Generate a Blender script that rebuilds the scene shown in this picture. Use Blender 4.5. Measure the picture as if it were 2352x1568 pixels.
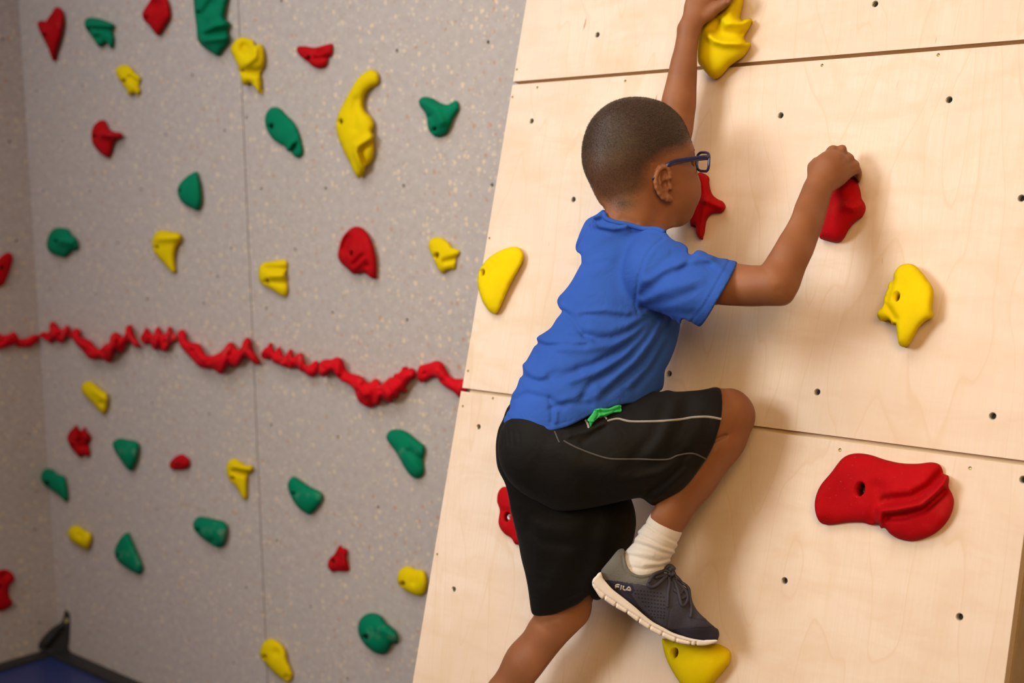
import bpy, bmesh, math, random
import numpy as np
from mathutils import Matrix, Vector
from mathutils.geometry import delaunay_2d_cdt

random.seed(7); RNG = np.random.default_rng(7)
for o in list(bpy.data.objects):
    bpy.data.objects.remove(o)
SC = bpy.context.scene
COL = SC.collection

# ------------------------------------------------------------------ camera
ROLL, PITCH, YAW, FPX = -0.01928, 0.122025, 0.749220, 3118.8
CX, CY, CAMZ = 1176.0, 784.0, 1.71
f0 = np.array([-math.sin(YAW), math.cos(YAW), 0]); r0 = np.array([math.cos(YAW), math.sin(YAW), 0]); u0 = np.array([0, 0, 1.])
FW = math.cos(PITCH) * f0 - math.sin(PITCH) * u0
u1 = math.sin(PITCH) * f0 + math.cos(PITCH) * u0
RT = math.cos(ROLL) * r0 + math.sin(ROLL) * u1
UP = -math.sin(ROLL) * r0 + math.cos(ROLL) * u1
CAM = np.array([0, 0, CAMZ])
cd = bpy.data.cameras.new('camera'); cam = bpy.data.objects.new('camera', cd); COL.objects.link(cam)
cd.sensor_width = 36.0; cd.lens = FPX * 36.0 / 2352.0
cd.clip_start = 0.05; cd.clip_end = 60
cam.matrix_world = Matrix(((RT[0], UP[0], -FW[0], CAM[0]), (RT[1], UP[1], -FW[1], CAM[1]), (RT[2], UP[2], -FW[2], CAM[2]), (0, 0, 0, 1)))
cd.dof.use_dof = True; cd.dof.focus_distance = 2.12; cd.dof.aperture_fstop = 3.5
SC.camera = cam

# ------------------------------------------------------------------ light
SC.view_settings.view_transform = 'Standard'
SC.view_settings.look = 'None'
SC.view_settings.exposure = 0.0
SC.view_settings.gamma = 1.0
SC.view_settings.use_curve_mapping = False
w = bpy.data.worlds.new('world'); SC.world = w; w.use_nodes = True
bg = w.node_tree.nodes['Background']
bg.inputs['Color'].default_value = (1.0, 0.55, 0.30, 1); bg.inputs['Strength'].default_value = 0.11

def area(name, loc, target, sx, sy, power, col):
    ld = bpy.data.lights.new(name, 'AREA'); ld.shape = 'RECTANGLE'; ld.size = sx; ld.size_y = sy
    ld.energy = power; ld.color = col
    o = bpy.data.objects.new(name, ld); COL.objects.link(o); o.location = loc
    d = Vector(target) - Vector(loc)
    o.rotation_euler = d.to_track_quat('-Z', 'Y').to_euler()
    return o
k = area('key_light', (-2.75, -2.9, 3.2), (-1.75, 1.95, 2.1), 1.6, 1.6, 33, (0.88, 0.98, 1.0)); k.data.spread = math.radians(72)
k = area('overhead_light', (-1.4, -0.2, 4.2), (-1.4, 0.9, 0), 2.8, 1.8, 44, (1.0, 0.95, 0.80)); k.data.spread = math.radians(125)
k = area('overhead_light', (-3.0, 0.2, 4.0), (-3.0, 0.8, 0), 1.6, 1.6, 27, (0.72, 0.82, 1.0)); k.data.spread = math.radians(150)  # added cool light with no seen source, balances the grey wall's left side
k = area('fill_light', (1.1, -1.0, 2.9), (-1.25, 1.9, 1.45), 1.6, 1.6, 12.5, (1.0, 0.70, 0.32)); k.data.spread = math.radians(60)  # unseen warm fill, added to lift the shadow beside the figure

# ------------------------------------------------------------------ helpers
def rays(pts):
    pts = np.asarray(pts, float)
    return ((pts[:, :1] - CX) / FPX) * RT - ((pts[:, 1:2] - CY) / FPX) * UP + FW
class Plane:
    def __init__(s, n, p): s.n = np.array(n, float); s.p = np.array(p, float)
    def hit(s, pts, off=0.0):          # point at height `off` above the plane seen at pixel pts
        d = rays(pts); t = (np.asarray(off) + s.n @ (s.p - CAM)) / (d @ s.n)
        return CAM + d * np.reshape(t, (-1, 1))
TH = 0.267343
DPLY, DGREY, XLEFT = 1.947, 2.345, -4.455
PLY = Plane((0, -math.cos(TH), math.sin(TH)), (0, DPLY, CAMZ))
UVEC = np.array([0, math.sin(TH), math.cos(TH)])
GREY = Plane((0, -1, 0), (0, DGREY, CAMZ))
LEFT = Plane((1, 0, 0), (XLEFT, 0, CAMZ))

def mesh_obj(name, verts, faces, mats=(), parent=None, smooth=True, mi=None, world=None):
    me = bpy.data.meshes.new(name)
    me.from_pydata([tuple(map(float, v)) for v in verts], [], [tuple(map(int, f)) for f in faces])
    for m in (mats if isinstance(mats, (list, tuple)) else [mats]): me.materials.append(m)
    if mi is not None: me.polygons.foreach_set('material_index', np.asarray(mi, np.int32))
    me.polygons.foreach_set('use_smooth', np.full(len(me.polygons), smooth))
    me.update()
    o = bpy.data.objects.new(name, me); COL.objects.link(o)
    if world is not None: o.matrix_world = world
    if parent is not None:
        o.parent = parent
    return o
def big_mesh(name, verts, quads, mats=(), parent=None, mi=None):
    """quads: (n,4) array; fast path"""
    me = bpy.data.meshes.new(name); n = len(quads); k = quads.shape[1]
    me.vertices.add(len(verts)); me.vertices.foreach_set('co', np.asarray(verts, np.float32).ravel())
    me.loops.add(n * k); me.loops.foreach_set('vertex_index', quads.astype(np.int32).ravel())
    me.polygons.add(n); me.polygons.foreach_set('loop_start', np.arange(0, n * k, k, dtype=np.int32))
    for m in (mats if isinstance(mats, (list, tuple)) else [mats]): me.materials.append(m)
    if mi is not None: me.polygons.foreach_set('material_index', np.asarray(mi, np.int32))
    me.polygons.foreach_set('use_smooth', np.ones(n, bool))
    me.update(calc_edges=True); me.validate()
    o = bpy.data.objects.new(name, me); COL.objects.link(o)
    if parent is not None: o.parent = parent
    return o
def tag(o, label=None, cat=None, group=None, kind=None):
    for k, v in (('label', label), ('category', cat), ('group', group), ('kind', kind)):
        if v: o[k] = v
    return o

# ------------------------------------------------------------------ materials
def mat(name):
    m = bpy.data.materials.new(name); m.use_nodes = True; nt = m.node_tree
    return m, nt, nt.nodes['Principled BSDF']
def nd(nt, t, **kw):
    n = nt.nodes.new(t)
    for k, v in kw.items():
        if k in n.inputs: n.inputs[k].default_value = v
        else: setattr(n, k, v)
    return n
def ramp(nt, stops, interp='LINEAR'):
    n = nt.nodes.new('ShaderNodeValToRGB'); n.color_ramp.interpolation = interp
    e = n.color_ramp.elements
    while len(e) < len(stops): e.new(0.5)
    for i, (p, c) in enumerate(stops):
        e[i].position = p; e[i].color = (*c, 1) if len(c) == 3 else c
    return n
def mixc(nt, fac, a, b, blend='MIX'):
    n = nt.nodes.new('ShaderNodeMix'); n.data_type = 'RGBA'; n.blend_type = blend
    for s, v in ((n.inputs[0], fac), (n.inputs[6], a), (n.inputs[7], b)):
        if hasattr(v, 'links') or isinstance(v, bpy.types.NodeSocket): nt.links.new(v, s)
        elif isinstance(v, (int, float)): s.default_value = v
        else: s.default_value = (*v, 1)
    return n.outputs[2]
def bump(nt, h, strength, dist, bs):
    b = nd(nt, 'ShaderNodeBump', Strength=strength, Distance=dist); nt.links.new(h, b.inputs['Height']); nt.links.new(b.outputs[0], bs.inputs['Normal']); return b
def coords(nt, scale=(1, 1, 1), kind='Object'):
    tc = nd(nt, 'ShaderNodeTexCoord'); mp = nd(nt, 'ShaderNodeMapping'); mp.inputs['Scale'].default_value = scale
    nt.links.new(tc.outputs[kind], mp.inputs[0]); return mp.outputs[0]
def plain(name, col, rough=0.5, metal=0.0, spec=None, grain=None, gdist=0.0005):
    m, nt, b = mat(name); b.inputs['Base Color'].default_value = (*col, 1); b.inputs['Roughness'].default_value = rough; b.inputs['Metallic'].default_value = metal
    if spec is not None: b.inputs['Specular IOR Level'].default_value = spec
    n = nd(nt, 'ShaderNodeTexNoise', Scale=grain or 60.0, Detail=3.0)
    nt.links.new(coords(nt), n.inputs['Vector'])
    r = ramp(nt, [(0.3, tuple(c * 0.9 for c in col)), (0.7, tuple(min(1, c * 1.08) for c in col))])
    nt.links.new(n.outputs[0], r.inputs[0]); nt.links.new(r.outputs[0], b.inputs['Base Color'])
    if grain: bump(nt, n.outputs[0], 0.5, gdist, b)
    return m
def hold_mat(name, col, dust):
    m, nt, b = mat(name); b.inputs['Roughness'].default_value = 0.75; b.inputs['Specular IOR Level'].default_value = 0.08
    v = coords(nt)
    n1 = nd(nt, 'ShaderNodeTexNoise', Scale=14.0, Detail=4.0, Roughness=0.6); nt.links.new(v, n1.inputs['Vector'])
    n2 = nd(nt, 'ShaderNodeTexNoise', Scale=1300.0, Detail=2.0); nt.links.new(v, n2.inputs['Vector'])
    n3 = nd(nt, 'ShaderNodeTexNoise', Scale=330.0, Detail=2.0); nt.links.new(v, n3.inputs['Vector'])
    c1 = ramp(nt, [(0.25, tuple(c * 0.88 for c in col)), (0.75, tuple(min(1, c * 1.08) for c in col))]); nt.links.new(n1.outputs[0], c1.inputs[0])
    fr = ramp(nt, [(0.60, (0, 0, 0)), (0.86, (1, 1, 1))]); nt.links.new(n1.outputs[0], fr.inputs[0])
    mu = nd(nt, 'ShaderNodeMath', operation='MULTIPLY'); nt.links.new(fr.outputs[0], mu.inputs[0]); mu.inputs[1].default_value = dust
    c2 = mixc(nt, mu.outputs[0], c1.outputs[0], (0.55, 0.50, 0.45))
    sp = ramp(nt, [(0.70, (0, 0, 0)), (0.76, (1, 1, 1))]); nt.links.new(n3.outputs[0], sp.inputs[0])
    mu2 = nd(nt, 'ShaderNodeMath', operation='MULTIPLY'); nt.links.new(sp.outputs[0], mu2.inputs[0]); mu2.inputs[1].default_value = 0.07
    c3 = mixc(nt, mu2.outputs[0], c2, (0.7, 0.62, 0.55))
    nt.links.new(c3, b.inputs['Base Color'])
    bump(nt, n2.outputs[0], 0.6, 0.0007, b)
    return m
M = {}
M['red'] = hold_mat('red_resin', (0.38, 0.002, 0.005), 0.04)
M['yellow'] = hold_mat('yellow_resin', (0.66, 0.465, 0.0), 0.01)
M['green'] = hold_mat('green_resin', (0.0, 0.155, 0.074), 0.01)
M['green_worn'] = hold_mat('worn_green_resin', (0.0, 0.155, 0.074), 0.3)
M['rail'] = hold_mat('rail_red_resin', (0.56, 0.004, 0.010), 0.18)
M['steel'] = plain('shaded_bolt_steel', (0.045, 0.042, 0.040), 0.4, 0.5)  # near-black: shade of the bolt holes painted into the steel
M['bright_steel'] = plain('bolt_steel', (0.42, 0.41, 0.40), 0.35, 0.6)
M['nut'] = plain('nut_metal', (0.46, 0.41, 0.35), 0.35, 0.45)
M['dark'] = plain('hole_shade', (0.012, 0.010, 0.009), 0.9)  # near-black colour stands in for shade deep inside small holes
M['brass'] = plain('brass', (0.75, 0.55, 0.22), 0.35, 0.5)
M['screw'] = plain('screw_metal', (0.30, 0.23, 0.10), 0.4, 0.7)

def birch():
    m, nt, b = mat('birch_ply_face'); b.inputs['Roughness'].default_value = 0.50; b.inputs['Specular IOR Level'].default_value = 0.35
    tc = nd(nt, 'ShaderNodeTexCoord'); oi = nd(nt, 'ShaderNodeObjectInfo')
    sh = nd(nt, 'ShaderNodeVectorMath', operation='MULTIPLY_ADD'); nt.links.new(oi.outputs['Random'], sh.inputs[0]); sh.inputs[1].default_value = (3.1, 5.7, 0); nt.links.new(tc.outputs['Object'], sh.inputs[2])
    def mp(sc):
        q = nd(nt, 'ShaderNodeMapping'); q.inputs['Scale'].default_value = sc; nt.links.new(sh.outputs[0], q.inputs[0]); return q.outputs[0]
    big = nd(nt, 'ShaderNodeTexNoise', Scale=2.2, Detail=3.0, Distortion=0.6); nt.links.new(mp((1.5, 0.7, 1)), big.inputs['Vector'])
    blot = nd(nt, 'ShaderNodeTexNoise', Scale=7.0, Detail=4.0, Roughness=0.6, Distortion=1.2); nt.links.new(mp((1, 0.8, 1)), blot.inputs['Vector'])
    fine = nd(nt, 'ShaderNodeTexNoise', Scale=260.0, Detail=3.0); nt.links.new(mp((1, 0.035, 1)), fine.inputs['Vector'])
    fl = nd(nt, 'ShaderNodeTexNoise', Scale=75.0, Detail=1.0); nt.links.new(mp((1, 0.16, 1)), fl.inputs['Vector'])
    # growth-ring contour lines: bands of a stretched noise field
    ring = nd(nt, 'ShaderNodeTexNoise', Scale=2.6, Detail=2.5, Roughness=0.45, Distortion=0.4); nt.links.new(mp((1.9, 0.42, 1)), ring.inputs['Vector'])
    rm = nd(nt, 'ShaderNodeMath', operation='MULTIPLY'); nt.links.new(ring.outputs[0], rm.inputs[0]); rm.inputs[1].default_value = 13.0
    rf = nd(nt, 'ShaderNodeMath', operation='FRACT'); nt.links.new(rm.outputs[0], rf.inputs[0])
    rr = ramp(nt, [(0.0, (0, 0, 0)), (0.90, (0.12, 0.12, 0.12)), (0.97, (1, 1, 1)), (1.0, (0, 0, 0))]); nt.links.new(rf.outputs[0], rr.inputs[0])
    c0 = ramp(nt, [(0.30, (0.62, 0.452, 0.355)), (0.70, (0.71, 0.55, 0.452))]); nt.links.new(big.outputs[0], c0.inputs[0])
    bl = ramp(nt, [(0.52, (0, 0, 0)), (0.78, (1, 1, 1))]); nt.links.new(blot.outputs[0], bl.inputs[0])
    k = nd(nt, 'ShaderNodeMath', operation='MULTIPLY'); nt.links.new(bl.outputs[0], k.inputs[0]); k.inputs[1].default_value = 0.75
    c1 = mixc(nt, k.outputs[0], c0.outputs[0], (0.60, 0.41, 0.265))
    k2 = nd(nt, 'ShaderNodeMath', operation='MULTIPLY'); nt.links.new(rr.outputs[0], k2.inputs[0]); k2.inputs[1].default_value = 0.42
    c2 = mixc(nt, k2.outputs[0], c1, (0.56, 0.35, 0.20))
    fr = ramp(nt, [(0.35, (0, 0, 0)), (0.7, (1, 1, 1))]); nt.links.new(fine.outputs[0], fr.inputs[0])
    k3 = nd(nt, 'ShaderNodeMath', operation='MULTIPLY'); nt.links.new(fr.outputs[0], k3.inputs[0]); k3.inputs[1].default_value = 0.34
    c3 = mixc(nt, k3.outputs[0], c2, (0.60, 0.42, 0.27))
    fk = ramp(nt, [(0.77, (0, 0, 0)), (0.80, (1, 1, 1))]); nt.links.new(fl.outputs[0], fk.inputs[0])
    k4 = nd(nt, 'ShaderNodeMath', operation='MULTIPLY'); nt.links.new(fk.outputs[0], k4.inputs[0]); k4.inputs[1].default_value = 0.7
    c4 = mixc(nt, k4.outputs[0], c3, (0.33, 0.15, 0.05))
    flame = nd(nt, 'ShaderNodeTexNoise', Scale=9.0, Detail=4.0, Roughness=0.65, Distortion=0.5); nt.links.new(mp((0.7, 2.6, 1)), flame.inputs['Vector'])
    fm = ramp(nt, [(0.45, (0, 0, 0)), (0.75, (1, 1, 1))]); nt.links.new(flame.outputs[0], fm.inputs[0])
    k5 = nd(nt, 'ShaderNodeMath', operation='MULTIPLY'); nt.links.new(fm.outputs[0], k5.inputs[0]); k5.inputs[1].default_value = 0.5
    c5 = mixc(nt, k5.outputs[0], c4, (0.57, 0.38, 0.25))
    nt.links.new(c5, b.inputs['Base Color'])
    return m
M['birch'] = birch()
def plyedge():
    m, nt, b = mat('ply_edge_layers'); b.inputs['Roughness'].default_value = 0.75
    v = coords(nt); sp = nd(nt, 'ShaderNodeSeparateXYZ'); nt.links.new(v, sp.inputs[0])
    mu = nd(nt, 'ShaderNodeMath', operation='MULTIPLY'); nt.links.new(sp.outputs[2], mu.inputs[0]); mu.inputs[1].default_value = 330.0
    fr = nd(nt, 'ShaderNodeMath', operation='FRACT'); nt.links.new(mu.outputs[0], fr.inputs[0])
    r = ramp(nt, [(0.0, (0.46, 0.26, 0.13)), (0.42, (0.58, 0.34, 0.18)), (0.5, (0.82, 0.60, 0.38)), (0.95, (0.84, 0.62, 0.40)), (1.0, (0.46, 0.26, 0.13))]); nt.links.new(fr.outputs[0], r.inputs[0])
    n = nd(nt, 'ShaderNodeTexNoise', Scale=40.0, Detail=3.0); nt.links.new(v, n.inputs['Vector'])
    c = mixc(nt, 0.15, r.outputs[0], n.outputs[0], 'MULTIPLY'); nt.links.new(c, b.inputs['Base Color'])
    return m
M['plyedge'] = plyedge()
M['frame_wood'] = plain('frame_board', (0.42, 0.27, 0.14), 0.7, grain=25.0)

def greywall():
    m, nt, b = mat('speckled_grey_panel'); b.inputs['Roughness'].default_value = 0.62; b.inputs['Specular IOR Level'].default_value = 0.3
    v = coords(nt, kind='Object')
    nz = nd(nt, 'ShaderNodeTexNoise', Scale=90.0, Detail=2.0); nt.links.new(v, nz.inputs['Vector'])
    off = nd(nt, 'ShaderNodeVectorMath', operation='MULTIPLY_ADD'); nt.links.new(nz.outputs['Color'], off.inputs[0]); off.inputs[1].default_value = (0.012, 0.012, 0.012); nt.links.new(v, off.inputs[2])
    base = ramp(nt, [(0.3, (0.392, 0.325, 0.300)), (0.7, (0.450, 0.378, 0.350))])
    n0 = nd(nt, 'ShaderNodeTexNoise', Scale=45.0, Detail=4.0); nt.links.new(v, n0.inputs['Vector']); nt.links.new(n0.outputs[0], base.inputs[0])
    col = base.outputs[0]
    for sc, c, thr, rad, seed in ((60.0, (0.72, 0.53, 0.34), 0.58, 0.40, 0.0), (56.0, (0.44, 0.215, 0.105), 0.74, 0.36, 7.3), (105.0, (0.66, 0.52, 0.38), 0.55, 0.37, 3.1), (95.0, (0.42, 0.24, 0.15), 0.70, 0.34, 11.7)):
        mp = nd(nt, 'ShaderNodeMapping'); mp.inputs['Location'].default_value = (seed, seed * 0.7, seed * 0.3); nt.links.new(off.outputs[0], mp.inputs[0])
        vo = nd(nt, 'ShaderNodeTexVoronoi', Scale=sc); nt.links.new(mp.outputs[0], vo.inputs['Vector'])
        sx = nd(nt, 'ShaderNodeSeparateColor'); nt.links.new(vo.outputs['Color'], sx.inputs[0])
        g = nd(nt, 'ShaderNodeMath', operation='GREATER_THAN'); nt.links.new(sx.outputs[0], g.inputs[0]); g.inputs[1].default_value = thr
        md = nd(nt, 'ShaderNodeMath', operation='MULTIPLY'); nt.links.new(sx.outputs[1], md.inputs[0]); md.inputs[1].default_value = rad
        l = nd(nt, 'ShaderNodeMath', operation='LESS_THAN'); nt.links.new(vo.outputs['Distance'], l.inputs[0]); nt.links.new(md.outputs[0], l.inputs[1])
        a = nd(nt, 'ShaderNodeMath', operation='MULTIPLY'); nt.links.new(g.outputs[0], a.inputs[0]); nt.links.new(l.outputs[0], a.inputs[1])
        a2 = nd(nt, 'ShaderNodeMath', operation='MULTIPLY'); nt.links.new(a.outputs[0], a2.inputs[0]); a2.inputs[1].default_value = 0.7
        col = mixc(nt, a2.outputs[0], col, c)
    nt.links.new(col, b.inputs['Base Color'])
    n5 = nd(nt, 'ShaderNodeTexNoise', Scale=350.0, Detail=2.0); nt.links.new(v, n5.inputs['Vector']); bump(nt, n5.outputs[0], 0.25, 0.001, b)
    return m
M['grey'] = greywall()
M['grey_edge'] = plain('panel_edge', (0.20, 0.13, 0.09), 0.8)

# ------------------------------------------------------------------ wall panels with real bolt-hole recesses
def in_poly(p, poly):
    p = np.asarray(p); poly = np.asarray(poly); x, y = p[:, 0:1], p[:, 1:2]
    x1, y1 = poly[:, 0][None], poly[:, 1][None]; x2, y2 = np.roll(poly[:, 0], -1)[None], np.roll(poly[:, 1], -1)[None]
    c = ((y1 > y) != (y2 > y)) & (x < (x2 - x1) * (y - y1) / (y2 - y1 + 1e-12) + x1)
    return (c.sum(1) % 2) == 1
def seg_dist(p, poly, closed=True):
    p = np.asarray(p, float); a = np.asarray(poly, float)
    b = np.roll(a, -1, 0) if closed else a[1:]
    a = a if closed else a[:-1]
    best = np.full(len(p), 1e9)
    for i in range(len(a)):
        d = b[i] - a[i]; t = np.clip(((p - a[i]) @ d) / (d @ d + 1e-12), 0, 1)
        e = p - a[i] - t[:, None] * d; best = np.minimum(best, (e * e).sum(1))
    return np.sqrt(best)

def panel(name, outline, holes, screws, thick, mats, mw, parent, rn=0.0056):
    """outline: list of (a,b) in the wall's own plane; thickness goes to -z"""
    S = 100.0
    vs = [Vector((a * S, b * S)) for a, b in outline]; n0 = len(vs)
    ed = [(i, (i + 1) % n0) for i in range(n0)]; hp = []
    for (a, b), r in [(h, rn) for h in holes] + [(h, 0.0028) for h in screws]:
        k = 14 if r > 0.004 else 8; s = len(vs); ring = []
        for j in range(k):
            t = 2 * math.pi * j / k; vs.append(Vector(((a + r * math.cos(t)) * S, (b + r * math.sin(t)) * S))); ring.append((vs[-1][0], vs[-1][1]))
        ed += [(s + j, s + (j + 1) % k) for j in range(k)]; hp.append((s, k, ring))
    ov, oe, of, _, _, _ = delaunay_2d_cdt(vs, ed, [], 0, 1e-6)
    V = [(v[0] / S, v[1] / S, 0) for v in ov]
    tri = np.array([list(f) for f in of]); P = np.array([[v[0], v[1]] for v in ov]); c = P[tri].mean(1)
    keep = in_poly(c, np.array(outline) * S)
    for s, k, ring in hp: keep &= ~in_poly(c, ring)
    F = [tuple(t) for t in tri[keep]]; MI = [0] * len(F)
    assert len(ov) == len(vs)
    for s, k, ring in hp:          # hole walls
        b0 = len(V)
        for j in range(k): V.append((V[s + j][0], V[s + j][1], -thick))
        for j in range(k): F.append((s + j, s + (j + 1) % k, b0 + (j + 1) % k, b0 + j)); MI.append(1)
    b0 = len(V)
    for i in range(n0): V.append((outline[i][0], outline[i][1], -thick))
    for i in range(n0): F.append((i, b0 + i, b0 + (i + 1) % n0, (i + 1) % n0)); MI.append(1)
    F.append(tuple(b0 + i for i in reversed(range(n0)))); MI.append(1)
    o = mesh_obj(name, V, F, mats, parent, smooth=False, mi=MI); o.matrix_basis = parent.matrix_basis.inverted() @ mw
    return o
def nut_mesh(r, depth):
    V, F, MI = [], [], []; k = 14
    prof = [(r * 0.99, -0.0006), (r * 0.80, -0.0016), (r * 0.76, -depth)]
    for rr, z in prof:
        for j in range(k): t = 2 * math.pi * j / k; V.append((rr * math.cos(t), rr * math.sin(t), z))
    for i in range(2):
        for j in range(k): F.append((i * k + j, i * k + (j + 1) % k, (i + 1) * k + (j + 1) % k, (i + 1) * k + j)); MI.append(0)
    F.append(tuple(2 * k + j for j in range(k))); MI.append(1)
    me = bpy.data.meshes.new('t_nut'); me.from_pydata(V, [], F); me.materials.append(M['nut']); me.materials.append(M['dark'])
    me.polygons.foreach_set('material_index', MI); me.update(); return me
NUT = nut_mesh(0.0056, 0.0075)
def screw_mesh():
    V, F = [], []; k = 8
    for rr, z in ((0.0027, -0.0012), (0.0012, -0.002)):
        for j in range(k): t = 2 * math.pi * j / k; V.append((rr * math.cos(t), rr * math.sin(t), z))
    for j in range(k): F.append((j, (j + 1) % k, k + (j + 1) % k, k + j))
    F.append(tuple(k + j for j in range(k)))
    me = bpy.data.meshes.new('screw'); me.from_pydata(V, [], F); me.materials.append(M['screw']); me.update(); return me
SCREW = screw_mesh()
def fit_out(name, me, pts, par):
    for a, b in pts:
        o = bpy.data.objects.new(name, me); COL.objects.link(o); o.parent = par; o.location = (a, b, 0)
def frame_mw(origin, ax, ay, az):
    return Matrix(((ax[0], ay[0], az[0], origin[0]), (ax[1], ay[1], az[1], origin[1]), (ax[2], ay[2], az[2], origin[2]), (0, 0, 0, 1)))
def struct_empty(name, loc):
    o = bpy.data.objects.new(name, None); COL.objects.link(o); o.location = loc; o['kind'] = 'structure'; return o

# plywood slab wall (leans back ~15 degrees)
PLY_O = PLY.p; MW_PLY = frame_mw(PLY_O, (1, 0, 0), UVEC, PLY.n)
def ply_ab(pts):
    q = PLY.hit(pts) - PLY_O; return [(float(a[0]), float(a @ UVEC)) for a in q]
XL = float(np.mean([a for a, b in ply_ab([(1176, 200), (1119, 550), (1062, 888)])]))
XLt = float(np.mean([a for a, b in ply_ab([(1208, 0), (1180, 186)])]))
XR = float(np.mean([a for a, b in ply_ab([(2352, 1235), (2305, 1568)])]))
UT = float(np.mean([b for a, b in ply_ab([(1178, 191), (1530, 165), (1900, 130), (2352, 95)])]))
UB = float(np.mean([b for a, b in ply_ab([(1062, 892), (1168, 904), (1740, 986), (2352, 1068)])]))
G2 = 0.0034
wr = struct_empty('wall_right', (XL, DPLY, 0))
PN = [(1372, 80), (2010, 9), (1221, 278), (1793, 265), (2180, 229), (1317, 458), (2346, 455), (1537, 858), (1877, 900), (2280, 955), (1099, 980), (1042, 1353), (1802, 1333), (2204, 1416), (2350, 1101)]
PSC = [(1187, 160), (1177, 223), (1124, 547), (1075, 852), (1063, 933), (1004, 1273), (1234, 201), (1436, 186), (1888, 150), (2155, 126), (1929, 1033), (2228, 1075), (1132, 915)]
nuts, scr = ply_ab(PN), ply_ab(PSC)
for (lo, hi, xl, xr) in ((UT + G2, UT + 0.61, XLt, XR), (UB + G2, UT - G2, XL, XR), (UB - 0.61, UB - G2, XL - 0.002, XR), (UB - 1.08, UB - 0.61 - 2 * G2, XL - 0.002, XR)):
    hs = [p for p in nuts if lo < p[1] < hi]; ss = [p for p in scr if lo < p[1] < hi]
    o = panel('plywood_panel', [(xl, lo), (xr, lo), (xr, hi), (xl, hi)], hs, ss, 0.018, [M['birch'], M['plyedge']], MW_PLY, wr)
    fit_out('t_nut', NUT, hs, o); fit_out('screw', SCREW, ss, o)
def box(name, lo, hi, m, mw, parent):
    V = [(x, y, z) for x in (lo[0], hi[0]) for y in (lo[1], hi[1]) for z in (lo[2], hi[2])]
    F = [(0, 1, 3, 2), (4, 6, 7, 5), (0, 4, 5, 1), (2, 3, 7, 6), (0, 2, 6, 4), (1, 5, 7, 3)]
    o = mesh_obj(name, V, F, m, parent, smooth=False); o.matrix_basis = parent.matrix_basis.inverted() @ mw; return o
for us in (UT, UB, UB - 0.61 - G2):
    box('batten', (XL + 0.004, us - 0.045, -0.036), (XR - 0.004, us + 0.045, -0.0185), M['plyedge'], MW_PLY, wr)
box('side_board', (XR - 0.022, UB - 1.08, -0.11), (XR - 0.004, UT + 0.60, -0.0365), M['frame_wood'], MW_PLY, wr)

# grey speckled wall
MW_G = frame_mw((0, DGREY, 0), (1, 0, 0), (0, 0, 1), (0, -1, 0))
def g_ab(pts):
    q = GREY.hit(pts); return [(float(a[0]), float(a[2])) for a in q]
wb = struct_empty('wall_back', (0, DGREY, 0))
GN = [(1121, 97), (912, 117), (646, 2), (442, 173), (190, 198), (84, 209), (144, 322), (381, 310), (516, 300), (566, 270), (1130, 425), (927, 427), (748, 433), (600, 434), (324, 435), (207, 440), (100, 438), (270, 558), (532, 571), (678, 573), (115, 664), (220, 675), (339, 687), (468, 697), (612, 709), (764, 719), (935, 735), (500, 636), (406, 819), (127, 887), (349, 927), (480, 952), (624, 976), (777, 1004), (246, 1134), (361, 1170), (869, 1165), (636, 1242), (565, 1349), (714, 1394), (537, 1523), (798, 1559), (152, 1323), (255, 1362), (176, 1385), (372, 1406), (207, 1453), (315, 1499), (137, 611)]
gn = g_ab(GN); sx = g_ab([(548, 190), (580, 770), (608, 1568)])
SEAM = sx[1][0]; sl = (sx[2][0] - sx[0][0]) / (sx[2][1] - sx[0][1])
GTOP = 3.0
xs_at = lambda z: SEAM + sl * (z - sx[1][1])
gp = 0.0016
o = panel('grey_panel', [(XLEFT - 0.02, 0), (xs_at(0) - gp, 0), (xs_at(GTOP) - gp, GTOP), (XLEFT - 0.02, GTOP)], [p for p in gn if p[0] < SEAM], [], 0.018, [M['grey'], M['grey_edge']], MW_G, wb, 0.0050)
fit_out('t_nut', NUT, [p for p in gn if p[0] < SEAM], o)
o = panel('grey_panel', [(xs_at(0) + gp, 0), (1.6, 0), (1.6, GTOP), (xs_at(GTOP) + gp, GTOP)], [p for p in gn if p[0] > SEAM], [], 0.018, [M['grey'], M['grey_edge']], MW_G, wb, 0.0050)
fit_out('t_nut', NUT, [p for p in gn if p[0] > SEAM], o)
box('backing_board', (XLEFT, 0, -0.05), (1.6, GTOP, -0.0185), M['grey_edge'], MW_G, wb)
# left wall
MW_L = frame_mw((XLEFT, 0, 0), (0, 1, 0), (0, 0, 1), (1, 0, 0))
wl = struct_empty('wall_left', (XLEFT, 1.0, 0))
ln = [(float(a[1]), float(a[2])) for a in LEFT.hit([(7, 90), (22, 325), (38, 553), (67, 997), (80, 1216), (91, 1430), (37, 1391)])]
o = panel('grey_panel', [(0.6, 0), (DGREY - 0.001, 0), (DGREY - 0.001, GTOP), (0.6, GTOP)], ln, [], 0.018, [M['grey'], M['grey_edge']], MW_L, wl, 0.0050)
fit_out('t_nut', NUT, ln, o)

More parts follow.
